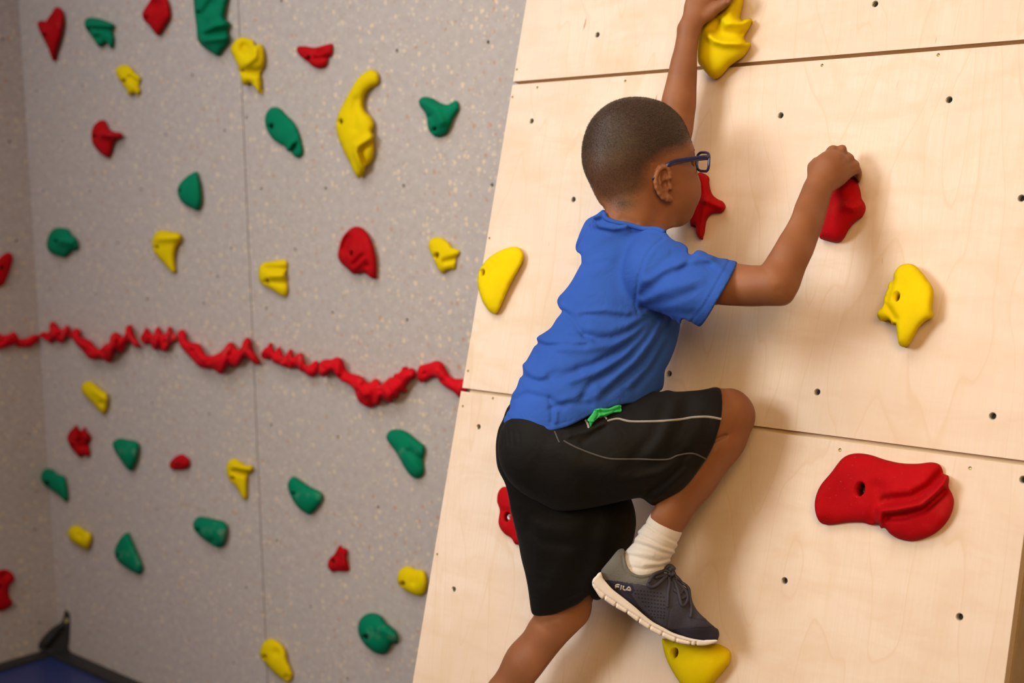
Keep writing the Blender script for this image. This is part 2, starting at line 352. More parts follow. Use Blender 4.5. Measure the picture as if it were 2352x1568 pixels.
# ------------------------------------------------------------------ floor and crash mat
M['mat_blue'] = plain('blue_vinyl', (0.018, 0.030, 0.13), 0.45, grain=180.0, gdist=0.0006)
M['mat_black'] = plain('black_webbing', (0.012, 0.010, 0.009), 0.6, grain=240.0)
M['floor'] = plain('rubber_floor', (0.05, 0.045, 0.045), 0.7, grain=90.0)
fl = mesh_obj('floor', [(-5.5, -4, 0), (3, -4, 0), (3, 2.6, 0), (-5.5, 2.6, 0)], [(0, 1, 2, 3)], M['floor'], smooth=False); fl['kind'] = 'structure'
ZM = float(np.mean([a[2] for a in GREY.hit([(155, 1488), (328, 1568)])]))
def rbox(name, lo, hi, r, m, parent=None):
    bm = bmesh.new(); bmesh.ops.create_cube(bm, size=1)
    for v in bm.verts: v.co = Vector([lo[i] + (v.co[i] + 0.5) * (hi[i] - lo[i]) for i in range(3)])
    bmesh.ops.bevel(bm, geom=bm.edges[:], offset=r, segments=3, affect='EDGES', profile=0.5)
    me = bpy.data.meshes.new(name); bm.to_mesh(me); bm.free(); me.materials.append(m)
    me.polygons.foreach_set('use_smooth', np.ones(len(me.polygons), bool))
    o = bpy.data.objects.new(name, me); COL.objects.link(o)
    if parent: o.parent = parent
    return o
YM = DGREY - 0.004; XM = XLEFT + 0.004
cm = bpy.data.objects.new('crash_mat', None); COL.objects.link(cm)
tag(cm, 'blue vinyl crash mat with black edging in the lower left corner', 'mat')
rbox('mat_body', (XM + 0.03, 0.3, 0.001), (-2.3, YM - 0.05, ZM - 0.012), 0.012, M['mat_blue'], cm)
rbox('edge_strip', (XM + 0.055, YM - 0.06, 0.001), (-2.3, YM, ZM), 0.006, M['mat_black'], cm)
rbox('edge_strip', (XM, 0.3, 0.001), (XM + 0.06, YM, ZM), 0.006, M['mat_black'], cm)

# ------------------------------------------------------------------ climbing holds
def smooth_loop(pts, spacing, closed=True):
    p = np.asarray(pts, float); n = len(p); out = []
    rng = range(n) if closed else range(n - 1)
    for i in rng:
        if closed: a, b, c, d = p[(i - 1) % n], p[i], p[(i + 1) % n], p[(i + 2) % n]
        else: a, b, c, d = p[max(i - 1, 0)], p[i], p[i + 1], p[min(i + 2, n - 1)]
        m1, m2 = (c - a) * 0.5, (d - b) * 0.5
        L = np.linalg.norm(c - b); lim = L * 1.2
        for m in (m1, m2):
            q = np.linalg.norm(m)
            if q > lim: m *= lim / q
        for t in np.linspace(0, 1, max(3, int(L / spacing * 2)), endpoint=False):
            t2, t3 = t * t, t * t * t
            out.append((2 * t3 - 3 * t2 + 1) * b + (t3 - 2 * t2 + t) * m1 + (-2 * t3 + 3 * t2) * c + (t3 - t2) * m2)
    if not closed: out.append(p[-1])
    q = np.array(out); e = np.vstack([q, q[:1]]) if closed else q
    s = np.r_[0, np.cumsum(np.linalg.norm(np.diff(e, axis=0), axis=1))]
    k = max(6, int(round(s[-1] / spacing))); t = np.linspace(0, s[-1], k, endpoint=not closed)
    return np.stack([np.interp(t, s, e[:, 0]), np.interp(t, s, e[:, 1])], 1)
def stroke_field(p, strokes):
    f = np.zeros(len(p))
    for pts, sig, amp in strokes:
        f += amp * np.exp(-(seg_dist(p, pts, False) / sig) ** 2) if len(pts) > 1 else amp * np.exp(-(((p - np.array(pts[0])) ** 2).sum(1)) / sig ** 2)
    return f
REG = {'A': (0, 0, 2352 / 600.), 'B': (500, 0, 2138 / 600.), 'C': (0, 400, 1882 / 600.), 'D': (500, 460, 1882 / 600.), 'E': (0, 850, 2091 / 600.), 'F': (500, 950, 1522 / 600.),
       'G': (0, 1150, 1500 / 400.), 'H': (1300, 200, 1960 / 450.), 'I': (1500, 0, 1715 / 350.), 'J': (1780, 300, 1680 / 300.), 'K': (1150, 480, 1742 / 600.), 'L': (1100, 860, 1838 / 680.),
       'N': (1330, 1150, 1388 / 370.), 'O': (1840, 580, 1115 / 512.), 'Q': (1580, 520, 2352 / 380.), 'S': (1000, 500, 1120 / 300.), 'T': (930, 1080, 1510 / 470.),
       'U': (1380, 1290, 2352 / 180.), 'V': (1480, 1280, 1568 / 140.), 'W': (1340, 900, 2352 / 160.), 'X': (0, 0, 1.0)}
def R(reg, s):
    """'x,y x,y ...' read off a crop of the reference -> frame coordinates"""
    ox, oy, k = REG[reg]
    a = np.array([[float(c) for c in t.split(',')] for t in s.split()])
    return np.stack([ox + a[:, 0] / k, oy + a[:, 1] / k], 1)

def sheet(outline, spacing, holes=(), grid=None):
    """triangulated outline with interior points; returns pts, tris, n_outline, hole index loops"""
    n = len(outline); vs = list(outline); ed = [(i, (i + 1) % n) for i in range(n)]; hl = []
    for h in holes:
        s = len(vs); vs += list(h); k = len(h); ed += [(s + j, s + (j + 1) % k) for j in range(k)]; hl.append((s, k))
    x0, y0 = outline.min(0); x1, y1 = outline.max(0); g = spacing
    ys = np.arange(y0, y1, g * 0.87); pts = []
    for i, y in enumerate(ys): pts.append(np.stack([np.arange(x0 + (i % 2) * g / 2, x1, g), np.full(len(np.arange(x0 + (i % 2) * g / 2, x1, g)), y)], 1))
    pts = np.vstack(pts); pts = pts[in_poly(pts, outline)]; d = seg_dist(pts, outline); pts = pts[d > 0.45 * g]
    for h in holes:
        pts = pts[~in_poly(pts, h)]; pts = pts[seg_dist(pts, h) > 0.45 * g]
    vs += list(pts)
    ov, oe, of, _, _, _ = delaunay_2d_cdt([Vector((float(a), float(b))) for a, b in vs], ed, [], 0, 1e-7)
    assert len(ov) == len(vs), (len(ov), len(vs))
    P = np.array([[v[0], v[1]] for v in ov]); T = np.array([list(f) for f in of]); c = P[T].mean(1)
    k = in_poly(c, outline)
    for h in holes: k &= ~in_poly(c, h)
    return P, T[k], n, hl
def jacobi(T, val, free, it):
    e = np.vstack([T[:, [0, 1]], T[:, [1, 2]], T[:, [2, 0]]]); e = np.vstack([e, e[:, ::-1]]); n = len(val)
    deg = np.bincount(e[:, 0], minlength=n).astype(float); deg[deg == 0] = 1
    for _ in range(it):
        s = np.bincount(e[:, 0], weights=val[e[:, 1]], minlength=n) / deg
        val = np.where(free, s, val)
    return val
def poisson(T, val, free, it, sp, dm):
    e = np.vstack([T[:, [0, 1]], T[:, [1, 2]], T[:, [2, 0]]]); e = np.vstack([e, e[:, ::-1]]); n = len(val)
    deg = np.bincount(e[:, 0], minlength=n).astype(float); deg[deg == 0] = 1; src = 0.5 * (sp / dm) ** 2
    for _ in range(it):
        s = np.bincount(e[:, 0], weights=val[e[:, 1]], minlength=n) / deg + src
        val = np.where(free, s, 0.0)
    return val
BOLT_CACHE = {}
def bolt_mesh(r):
    V, F, MI = [], [], []; k = 10
    for rr, z in ((r, -0.004), (r, 0.0), (r * 0.86, 0.0012), (r * 0.5, 0.0012), (r * 0.46, -0.003)):
        for j in range(k): t = 2 * math.pi * j / k; V.append((rr * math.cos(t), rr * math.sin(t), z))
    for i in range(4):
        for j in range(k): F.append((i * k + j, i * k + (j + 1) % k, (i + 1) * k + (j + 1) % k, (i + 1) * k + j)); MI.append(0)
    F.append(tuple(4 * k + j for j in range(k))); MI.append(1)
    me = bpy.data.meshes.new('bolt'); me.from_pydata(V, [], F); me.materials.append(M['steel']); me.materials.append(M['dark'])
    me.polygons.foreach_set('material_index', MI); me.polygons.foreach_set('use_smooth', np.ones(len(F), bool)); me.update(); return me
def bolt_for(r):
    k = round(r, 4)
    if k not in BOLT_CACHE: BOLT_CACHE[k] = bolt_mesh(r)
    return BOLT_CACHE[k]
NHOLD = [0]
def hold(col, label, plane, outline, hf=0.40, bolt=None, br=(5, 6), strokes=(), group=None, name='climbing_hold', cat='climbing hold', lump=0.0, rim=0.55, bdepth=0.016, div=26, H=None, rmin=0.12, grow=0.0):
    size = math.sqrt(0.5 * abs(np.dot(outline[:, 0], np.roll(outline[:, 1], 1)) - np.dot(outline[:, 1], np.roll(outline[:, 0], 1))))
    z = float(np.linalg.norm(plane.hit([outline.mean(0)]) - CAM)); mpp = z / FPX
    H = H or hf * size * mpp
    sp = max(2.2, size / div)
    ol = smooth_loop(outline, sp * 0.8)
    if np.sum(ol[:, 0] * np.roll(ol[:, 1], -1) - ol[:, 1] * np.roll(ol[:, 0], -1)) < 0: ol = ol[::-1]
    if grow:
        ol0 = ol; tg = np.roll(ol, -1, 0) - np.roll(ol, 1, 0); ol = ol + np.stack([tg[:, 1], -tg[:, 0]], 1) / (np.linalg.norm(tg, axis=1)[:, None] + 1e-9) * grow
    holes = []
    if bolt is not None:
        t = np.linspace(0, 2 * math.pi, 14, endpoint=False); tilt = 0.25
        hx, hy = br[0] * np.cos(t), br[1] * np.sin(t)
        holes = [np.stack([bolt[0] + hx * math.cos(tilt) - hy * math.sin(tilt), bolt[1] + hx * math.sin(tilt) + hy * math.cos(tilt)], 1)]
        if seg_dist(holes[0], ol).min() < sp * 0.3 or not in_poly(holes[0], ol).all():
            inn = ol.mean(0) - bolt; holes = [holes[0] + inn * 0.12]
            if seg_dist(holes[0], ol).min() < 1.0 or not in_poly(holes[0], ol).all(): holes = []
    try: P, T, n, hl = sheet(ol, sp, holes)
    except AssertionError:
        if not grow: raise
        tg = np.roll(ol0, -1, 0) - np.roll(ol0, 1, 0); nn_ = np.stack([tg[:, 1], -tg[:, 0]], 1) / (np.linalg.norm(tg, axis=1)[:, None] + 1e-9); ok_ = False
        for gq in (0.6, 0.3, 0.1, 0.0):
            ol = ol0 + nn_ * grow * gq
            try: P, T, n, hl = sheet(ol, sp, holes); ok_ = True; break
            except AssertionError: pass
        assert ok_
    # rim height: the side turned away from the wall edge stands proud of the wall
    tang = np.roll(ol, -1, 0) - np.roll(ol, 1, 0); nrm = np.stack([tang[:, 1], -tang[:, 0]], 1); nrm /= np.linalg.norm(nrm, axis=1)[:, None] + 1e-9
    nd2 = np.array([plane.n @ RT, -(plane.n @ UP)]); nd2 /= np.linalg.norm(nd2)
    facing = np.clip(nrm @ nd2 + 0.05, 0, 1) ** 0.8; hr = np.maximum(facing * rim, rmin) * H
    for _ in range(6): hr = 0.25 * np.roll(hr, 1) + 0.5 * hr + 0.25 * np.roll(hr, -1)
    d = seg_dist(P, ol); Rm = d.max() * 0.95
    e = np.clip(d / Rm, 0, 1)
    base = np.zeros(len(P)); base[:n] = hr; free = np.ones(len(P), bool); free[:n] = False
    base = jacobi(T, base, free, 120)
    phi = 1 - (1 - e) ** 2; phi[:n] = 0; phi = poisson(T, phi, free, 260, sp, d.max())
    bulge = H * (1 - rim * 0.5) * np.sqrt(np.clip(phi / phi.max(), 0, 1))
    h = base + bulge + stroke_field(P, strokes) * mpp * np.clip(d / (sp * 2), 0, 1)
    if lump:
        NHOLD[0] += 1; ph = NHOLD[0] * 2.3
        h = h + lump * H * np.clip(d / (sp * 3), 0, 1) * (np.sin(P[:, 0] * 6.0 / size + ph) * np.sin(P[:, 1] * 5.0 / size + ph * 1.7))
    h = np.maximum(h, 0.0004); h[:n] = np.maximum(hr, 0.0)
    V = list(plane.hit(P, h)); F = [tuple(t) for t in T]
    # orient
    a, b, c = (V[i] for i in F[0])
    flip = np.dot(np.cross(b - a, c - a), CAM - a) < 0
    if flip: F = [f[::-1] for f in F]
    und = (1 - np.clip(facing * 2.0, 0, 1)) * hr / mpp; b1 = len(V)
    V += list(plane.hit(ol - nrm * (0.35 * und)[:, None], hr) - plane.n * (hr * 0.5)[:, None]); b2 = len(V); V += list(plane.hit(ol - nrm * und[:, None], hr) - plane.n * (hr + 0.0006)[:, None])
    for s0, s1 in ((0, b1), (b1, b2)):
        for i in range(n):
            q = (s0 + i, s1 + i, s1 + (i + 1) % n, s0 + (i + 1) % n); F.append(q if not flip else q[::-1])
    hc = None
    for s, k in hl:
        ring = np.array(V[s:s + k]); c = ring.mean(0); hh = float((c - plane.p) @ plane.n); dp = min(bdepth, hh * 0.8)
        bb = len(V); V += list(ring * 1.0 - plane.n * dp)
        for j in range(k):
            q = (s + j, bb + j, bb + (j + 1) % k, s + (j + 1) % k); F.append(q[::-1] if not flip else q)
        F.append(tuple(bb + j for j in range(k)))
        hc = (c - plane.n * dp, np.linalg.norm(ring - c, axis=1).mean())
    V = np.array(V); org = plane.hit([ol.mean(0)])[0]; V -= org
    o = mesh_obj(name, V, F, M[col] if isinstance(col, str) else col); o.location = org
    tag(o, label, cat, group)
    if hc:
        bo = bpy.data.objects.new('bolt', bolt_for(hc[1] * 0.62)); COL.objects.link(bo); bo.parent = o
        q = Vector(plane.n).to_track_quat('Z', 'Y'); bo.rotation_euler = q.to_euler(); bo.location = Vector(hc[0] + plane.n * 0.003 - org)
    return o
def P1(reg, x, y): return R(reg, '%g,%g' % (x, y))[0]
def ST(reg, s, sig, amp): return (R(reg, s), sig, amp)
GG, GL, GP, GR = 'climbing holds on the grey wall', 'climbing holds on the dark left wall', 'climbing holds on the plywood wall', 'red rail pieces across the grey wall'
def gh(col, label, reg, s, bolt=None, br=(5, 6), **kw):
    return hold(col, label, kw.pop('plane', GREY), R(reg, s), bolt=None if bolt is None else P1(reg, *bolt), br=br, group=kw.pop('group', GG), **kw)

gh('red', 'red heart-shaped hold with a long bottom point, top left of the grey wall', 'A', '335,215 350,190 385,185 412,190 430,165 465,115 490,75 515,62 545,75 570,110 578,170 570,240 550,330 520,440 490,545 475,548 455,500 430,430 405,380 370,310 345,255', (388, 318), (4, 5), strokes=[ST('A', '465,150 440,230', 8, -6)])
gh('green', 'green notched hold right of the red heart-shaped hold', 'A', '760,205 775,170 810,158 880,165 960,190 1025,220 1022,250 1012,290 1025,340 1022,400 1005,438 975,405 955,380 930,400 905,425 880,412 840,350 800,295 770,255', (800, 255), (4, 5), strokes=[ST('A', '880,335', 8, -9), ST('A', '830,220 1010,225', 6, 5), ST('A', '860,265 1010,280', 6, -5)])
gh('red', 'red hold cut by the top edge of the picture, dished top and pointed bottom', 'A', '1285,160 1280,120 1300,80 1340,20 1375,-30 1430,-55 1480,-40 1510,0 1530,70 1535,150 1520,185 1490,225 1460,285 1430,322 1400,305 1370,265 1340,225 1305,195', (1304, 160), (3.5, 5), strokes=[ST('A', '1400,40', 12, -12)])
gh('green', 'large green ridged hold cut by the top edge of the picture', 'A', '1745,60 1742,-40 1760,-120 1850,-160 1980,-140 2060,-60 2045,20 2030,80 2025,160 2045,190 2068,200 2065,240 2050,290 2068,325 2065,370 2040,410 2000,460 1960,505 1930,490 1860,445 1800,395 1775,345 1768,250 1755,150', (1768, 108), (3.5, 6), strokes=[ST('A', '1850,270 1950,225 2060,205', 7, 9), ST('A', '1860,310 2050,285', 6, -7), ST('A', '1840,365 1900,355 2060,335', 7, 9), ST('A', '1900,30 1830,130 1840,240', 10, -9)], hf=0.3)
gh('yellow', 'small yellow two-toed hold high on the left of the grey wall', 'A', '1042,650 1055,605 1100,585 1150,588 1190,615 1215,650 1260,690 1265,720 1250,770 1262,810 1255,850 1235,855 1210,840 1175,860 1150,850 1140,815 1110,765 1070,715', (1108, 728), (5, 6), strokes=[ST('A', '1170,700 1250,760', 7, -7)])
gh('red', 'red hold with a peg sticking out to the right', 'A', '822,1220 830,1160 860,1110 905,1082 945,1085 965,1120 985,1160 1030,1185 1085,1192 1103,1215 1095,1245 1060,1255 1030,1280 1012,1330 1000,1390 980,1420 955,1415 910,1385 860,1335 830,1285', (852, 1228), (4, 5), strokes=[ST('A', '930,1210 1090,1220', 8, 12)])
gh('yellow', 'yellow cup-shaped hold with two fangs at the top of the panel seam', 'B', '105,410 115,370 150,325 195,303 240,310 290,330 308,368 345,358 372,385 383,450 380,530 360,585 348,600 358,690 350,770 330,755 300,710 265,680 235,698 205,690 190,640 175,580 165,540 140,490', (207, 575), (3, 4), strokes=[ST('B', '220,385', 13, -16), ST('B', '310,390 300,470 240,520', 8, 8), ST('B', '200,590 350,590', 9, -10)])
gh('red', 'red wide three-cornered hold near the top middle of the grey wall', 'B', '645,410 660,380 720,378 790,388 850,375 900,362 938,358 942,400 935,445 905,480 895,525 870,555 830,562 780,545 745,515 700,480 665,450', (740, 475), (5, 7), strokes=[ST('B', '835,420', 6, -8), ST('B', '800,480 900,470', 6, -6)])
gh('yellow', 'long yellow horn-shaped hold, largest of the grey wall', 'B', '1200,595 1250,568 1290,578 1318,615 1318,665 1295,700 1250,725 1220,755 1200,800 1195,860 1205,905 1240,940 1270,975 1278,1030 1265,1080 1280,1110 1275,1150 1280,1230 1270,1300 1240,1350 1215,1365 1205,1400 1190,1430 1170,1458 1145,1452 1120,1420 1080,1335 1030,1235 985,1130 968,1050 975,970 1000,900 1040,820 1090,730 1140,650', (1005, 997), (5.5, 7.5), hf=0.36, div=34, strokes=[ST('B', '1285,1105 1200,1160 1140,1195 1132,1250 1165,1330 1200,1395', 7, 12), ST('B', '1270,1165 1200,1200 1170,1245 1195,1330', 6, -9), ST('B', '1130,820 1110,900 1120,1050', 9, -4)])
gh('green', 'green fish-shaped hold below the red three-cornered hold', 'B', '388,960 400,920 430,885 475,875 520,895 560,940 600,975 640,1030 670,1100 690,1180 700,1235 685,1275 660,1292 630,1280 600,1245 570,1235 550,1200 510,1180 450,1135 405,1070 388,1010', (435, 1035), (6, 8), hf=0.3, strokes=[ST('B', '580,1230 600,1185 625,1160', 5, 8), ST('B', '605,1235 625,1195', 5, -9)])
gh('green', 'green Y-shaped hold with two horns near the plywood edge', 'B', '1645,830 1665,800 1705,792 1760,805 1820,840 1880,855 1920,835 1950,822 1972,845 1975,890 1955,930 1930,965 1910,1020 1880,1085 1840,1115 1790,1122 1745,1090 1720,1040 1712,970 1695,920 1660,875', (1772, 1055), (5, 6), strokes=[ST('B', '1680,830 1790,900 1830,1000', 11, 9), ST('B', '1728,955', 6, -9)])
gh('green', 'green drop-shaped hold left of the panel seam, upper half', 'C', '1278,120 1290,75 1330,30 1370,0 1415,-20 1430,10 1445,80 1452,150 1448,220 1425,262 1390,250 1340,225 1300,190 1282,150', (1292, 122), (3, 6), hf=0.5)
gh('green', 'green rounded hold with a stub, by the left corner', 'C', '335,500 350,440 385,395 430,385 490,395 515,435 545,455 562,500 558,545 520,550 500,570 470,598 420,590 370,570 342,540', (397, 485), (4.5, 6), strokes=[ST('C', '545,498', 5, -5), ST('C', '440,480 560,500', 9, 7)])
gh('yellow', 'yellow comma-shaped hold above the red rail', 'C', '1095,500 1105,445 1140,410 1180,402 1230,412 1290,422 1308,450 1300,490 1275,525 1262,570 1262,640 1268,690 1258,712 1235,705 1190,655 1140,600 1105,555', (1128, 528), (4.5, 5.5), strokes=[ST('C', '1150,460 1300,450', 10, 8)])
gh('red', 'red oval hold on the dark left wall above the rail', 'C', '-30,640 -10,610 20,580 60,562 88,580 92,620 75,680 50,750 25,795 0,808 -40,810 -60,740', (18, 675), (5, 7), plane=LEFT, group=GL, hf=0.22)
gh('yellow', 'yellow three-fingered hold right of the panel seam', 'D', '292,540 300,480 330,448 380,438 440,430 480,425 500,445 500,490 488,520 495,570 505,640 495,690 465,690 430,670 390,645 340,620 305,590', (350, 580), (7, 6), strokes=[ST('D', '350,490 495,495', 6, -7), ST('D', '380,545 495,540', 6, 6), ST('D', '400,590 490,600', 6, -5)])
gh('red', 'large red shell-shaped hold in the middle of the grey wall', 'D', '865,400 875,330 895,270 930,225 970,195 1010,188 1050,205 1090,250 1120,320 1138,400 1145,480 1142,545 1130,568 1100,555 1060,525 1020,525 980,532 930,490 885,450', (955, 383), (5.5, 8), hf=0.45, strokes=[ST('D', '930,270 912,345', 9, -16), ST('D', '1042,398 985,458', 5, -7), ST('D', '1060,420 1010,470', 4, 5), ST('D', '1078,470', 5, -6)])
gh('yellow', 'yellow three-pointed hold next to the plywood edge, above the rail', 'D', '1518,320 1530,285 1570,265 1620,270 1660,300 1690,335 1740,360 1742,385 1720,410 1715,450 1710,495 1680,500 1650,508 1620,528 1590,500 1570,460 1545,400 1525,360', (1568, 398), (6, 8), strokes=[ST('D', '1640,440 1720,420', 7, -8)])
gh('yellow', 'yellow wedge hold below the left end of the rail', 'E', '650,150 665,105 700,88 745,95 790,135 830,165 858,185 868,230 860,290 848,340 825,352 790,320 740,265 690,215 660,185', (695, 207), (4, 5), strokes=[ST('E', '810,265', 5, -4), ST('E', '760,170 850,230', 8, 4)])
gh('red', 'red spiky hold below the yellow wedge hold', 'E', '535,545 550,500 580,465 610,440 630,470 655,480 675,455 690,485 720,515 728,545 710,580 712,620 722,655 715,690 690,690 670,680 640,700 600,660 560,610', (580, 600), (3.5, 4), lump=0.1, strokes=[ST('E', '600,460 610,540', 5, 7), ST('E', '640,490 650,560', 5, -8), ST('E', '680,470 690,540', 5, 6), ST('E', '655,600 710,600', 6, -7)])
gh('green_worn', 'green shield-shaped hold with a dusty flat top', 'E', '900,590 920,560 960,545 1020,555 1080,565 1112,590 1110,650 1090,730 1065,795 1045,808 1010,780 960,710 920,650', (938, 665), (3.5, 5), hf=0.5)
gh('green', 'green long hold sticking out over the dark left corner', 'E', '320,860 335,810 375,785 420,795 460,830 515,850 530,900 540,970 545,1040 525,1052 480,1010 420,965 365,925 330,890', (377, 905), (5, 6))
gh('red', 'smallest red barrel-shaped hold below the rail', 'E', '1355,755 1370,725 1405,690 1450,672 1490,688 1518,720 1515,765 1490,790 1455,800 1400,800 1365,785', (1380, 752), (3, 4.5), hf=0.55, strokes=[ST('E', '1425,765', 4, -4)])
gh('yellow', 'yellow hold with a thumb-like stub left of the seam, below the rail', 'E', '1810,800 1820,745 1850,712 1890,708 1930,735 1970,755 2015,760 2025,790 2010,820 1985,835 1980,880 1978,950 1980,1010 1965,1038 1940,1025 1915,975 1880,920 1835,880', (1850, 866), (5, 6), strokes=[ST('E', '1880,770 2010,790', 6, 8), ST('E', '1865,810 1980,840', 5, -8)])
gh('green_worn', 'green blocky hold with a dusty top, low on the seam left side', 'E', '1545,1240 1560,1195 1600,1170 1660,1178 1740,1195 1800,1215 1822,1260 1815,1320 1795,1390 1760,1420 1720,1412 1670,1380 1610,1335 1560,1285', (1568, 1275), (3.5, 5), hf=0.5, strokes=[ST('E', '1690,1370', 8, -6)])
gh('yellow', 'small yellow rounded hold near the lower left corner', 'E', '540,1305 560,1260 600,1240 640,1248 675,1275 720,1300 735,1335 725,1390 705,1435 675,1430 620,1400 560,1355', hf=0.5, strokes=[ST('E', '640,1320', 8, -4)])
gh('green_worn', 'green fin-shaped hold with a pointed top near the crash mat', 'G', '985,440 1000,380 1040,315 1085,275 1105,272 1125,310 1160,390 1200,480 1228,555 1228,605 1200,632 1160,620 1100,585 1030,535 995,490', (1000, 470), (3, 5), hf=0.42)
gh('red', 'red two-lobed hold low on the dark left wall', 'G', '-40,620 0,595 50,590 100,615 125,655 120,690 85,730 75,780 85,830 108,860 100,900 60,930 0,950 -50,930 -60,760', (0, 745), (5, 7), plane=LEFT, group=GL, hf=0.22, strokes=[ST('G', '40,640', 9, -8)])
gh('green_worn', 'green hold with a dusty top next to the plywood edge, below the rail', 'F', '982,140 995,105 1030,90 1080,95 1130,125 1170,160 1203,185 1205,225 1195,270 1203,320 1195,358 1165,378 1130,365 1100,330 1070,280 1040,225 1005,180', (1056, 230), (6, 7), strokes=[ST('F', '1120,220 1200,290', 9, -7)])
gh('green_worn', 'green wedge hold with a dusty top, right of the seam', 'F', '407,420 420,380 445,365 480,385 540,425 600,455 613,485 600,520 570,560 540,588 505,575 460,535 425,480', (430, 465), (4, 5), hf=0.45)
gh('red', 'small red crown-topped hold low on the grey wall', 'F', '640,880 650,845 680,815 705,770 718,765 728,782 745,782 758,800 752,840 765,885 765,915 740,920 700,918 670,922 648,905', (670, 860), (5.5, 7), strokes=[ST('F', '700,790 690,830', 5, -5), ST('F', '740,800 735,880', 6, 4)])
gh('yellow', 'yellow round hold touching the plywood edge at lower right of the grey wall', 'F', '1045,960 1055,920 1085,892 1120,888 1155,905 1195,910 1215,940 1220,990 1205,1045 1175,1062 1130,1050 1080,1020 1052,990', (1075, 990), (6, 7), hf=0.5, strokes=[ST('F', '1150,910 1140,980', 8, -4)])
gh('green_worn', 'green domed hold with a beak pointing right, bottom of the grey wall', 'F', '818,1230 835,1190 870,1165 915,1160 955,1180 985,1220 1030,1255 1050,1290 1048,1335 1015,1340 1000,1370 975,1398 935,1400 890,1375 845,1330 820,1280', (852, 1303), (8, 7), hf=0.5, strokes=[ST('F', '940,1250 1040,1300', 10, 6)])
gh('yellow', 'yellow peanut-shaped hold at the bottom edge of the grey wall', 'F', '245,1390 260,1340 295,1312 330,1312 370,1340 395,1375 405,1430 425,1480 437,1520 425,1555 400,1560 365,1540 320,1500 280,1455 252,1425', (272, 1416), (5, 6), strokes=[ST('F', '340,1390', 10, -4), ST('F', '400,1535', 6, -4)])
# red rail pieces, left to right
def rail(label, reg, s, bolts=(), **kw):
    st = list(kw.pop('strokes', ()))
    for b in bolts: st.append(ST(reg, b, 4, -7))
    return gh('rail', label, reg, s, name='rail_hold', group=GR, hf=kw.pop('hf', 0.5), lump=0.15, grow=1.8, div=30, strokes=st, cat='rail hold', **kw)
rail('red rail piece on the dark left wall, cut by the left picture edge', 'C', '-20,1150 20,1165 60,1160 100,1140 120,1160 130,1185 120,1215 90,1225 50,1240 10,1250 -20,1250', ['15,1200'], plane=LEFT)
rail('red slim rail piece on the dark left wall running into the corner', 'C', '125,1195 160,1190 200,1185 235,1165 265,1160 283,1180 270,1200 240,1225 210,1240 170,1240 130,1240', plane=LEFT)
rail('red spiky rail piece starting in the left corner', 'C', '285,1165 310,1140 345,1145 360,1120 360,1085 380,1065 405,1085 430,1115 460,1115 480,1092 500,1105 510,1150 510,1175 475,1170 462,1195 440,1212 410,1195 385,1180 375,1212 345,1200 320,1180', ['350,1170', '430,1150'], strokes=[ST('C', '385,1080 390,1170', 5, 6), ST('C', '490,1100 450,1190', 5, 5)])
rail('red wavy rail piece dipping down, first wave from the left corner', 'C', '520,1140 550,1112 575,1130 575,1165 610,1185 650,1205 685,1245 720,1265 750,1235 790,1210 800,1165 830,1142 860,1155 880,1180 905,1150 910,1110 930,1088 950,1110 960,1150 985,1195 1010,1240 1000,1250 970,1235 935,1200 905,1220 880,1275 850,1275 825,1260 810,1310 785,1352 760,1340 730,1320 690,1330 640,1320 600,1270 550,1220 525,1180', ['840,1205', '740,1285', '920,1125'], strokes=[ST('C', '830,1150 800,1330', 6, 6), ST('C', '690,1260 600,1220', 7, 6)])
rail('red rail piece with four peaks left of the seam', 'C', '1015,1175 1030,1145 1055,1108 1080,1140 1110,1155 1120,1120 1140,1100 1160,1125 1175,1155 1200,1140 1210,1110 1228,1100 1245,1135 1270,1165 1272,1200 1245,1210 1215,1235 1190,1275 1165,1265 1150,1240 1130,1265 1100,1250 1085,1215 1050,1225 1025,1205', ['1090,1190', '1190,1210'], strokes=[ST('C', '1055,1115 1050,1210', 5, 6), ST('C', '1140,1110 1120,1250', 5, 6), ST('C', '1225,1110 1185,1265', 5, 6)])
rail('red wavy rail piece crossing the vertical panel seam', 'C', '1285,1150 1310,1122 1335,1145 1340,1190 1380,1215 1430,1225 1460,1265 1480,1300 1530,1310 1580,1290 1615,1260 1640,1225 1670,1215 1695,1240 1710,1270 1740,1250 1755,1210 1780,1180 1805,1205 1810,1250 1840,1300 1870,1345 1860,1370 1830,1360 1790,1320 1765,1315 1735,1340 1710,1375 1680,1380 1650,1365 1625,1395 1600,1430 1575,1430 1545,1405 1500,1395 1450,1390 1400,1345 1350,1290 1300,1230', ['1500,1345', '1645,1300', '1390,1270'], strokes=[ST('C', '1660,1230 1590,1420', 6, 6), ST('C', '1790,1200 1700,1370', 6, 5), ST('C', '1340,1180 1460,1330', 7, 5)])
rail('red rail piece with four peaks just right of the seam', 'D', '315,1105 335,1070 360,1055 378,1028 395,1060 415,1090 440,1060 460,1090 475,1125 500,1105 520,1075 540,1095 550,1130 575,1110 605,1100 620,1140 640,1185 665,1185 690,1165 715,1158 722,1195 715,1235 690,1268 660,1265 625,1240 595,1225 570,1195 530,1210 485,1200 450,1185 410,1170 385,1140 345,1145 320,1130', ['337,1118', '465,1155', '655,1205'], strokes=[ST('D', '380,1040 400,1150', 5, 6), ST('D', '445,1070 470,1180', 5, 6), ST('D', '520,1085 530,1200', 5, 6), ST('D', '600,1110 590,1210', 5, 6)])
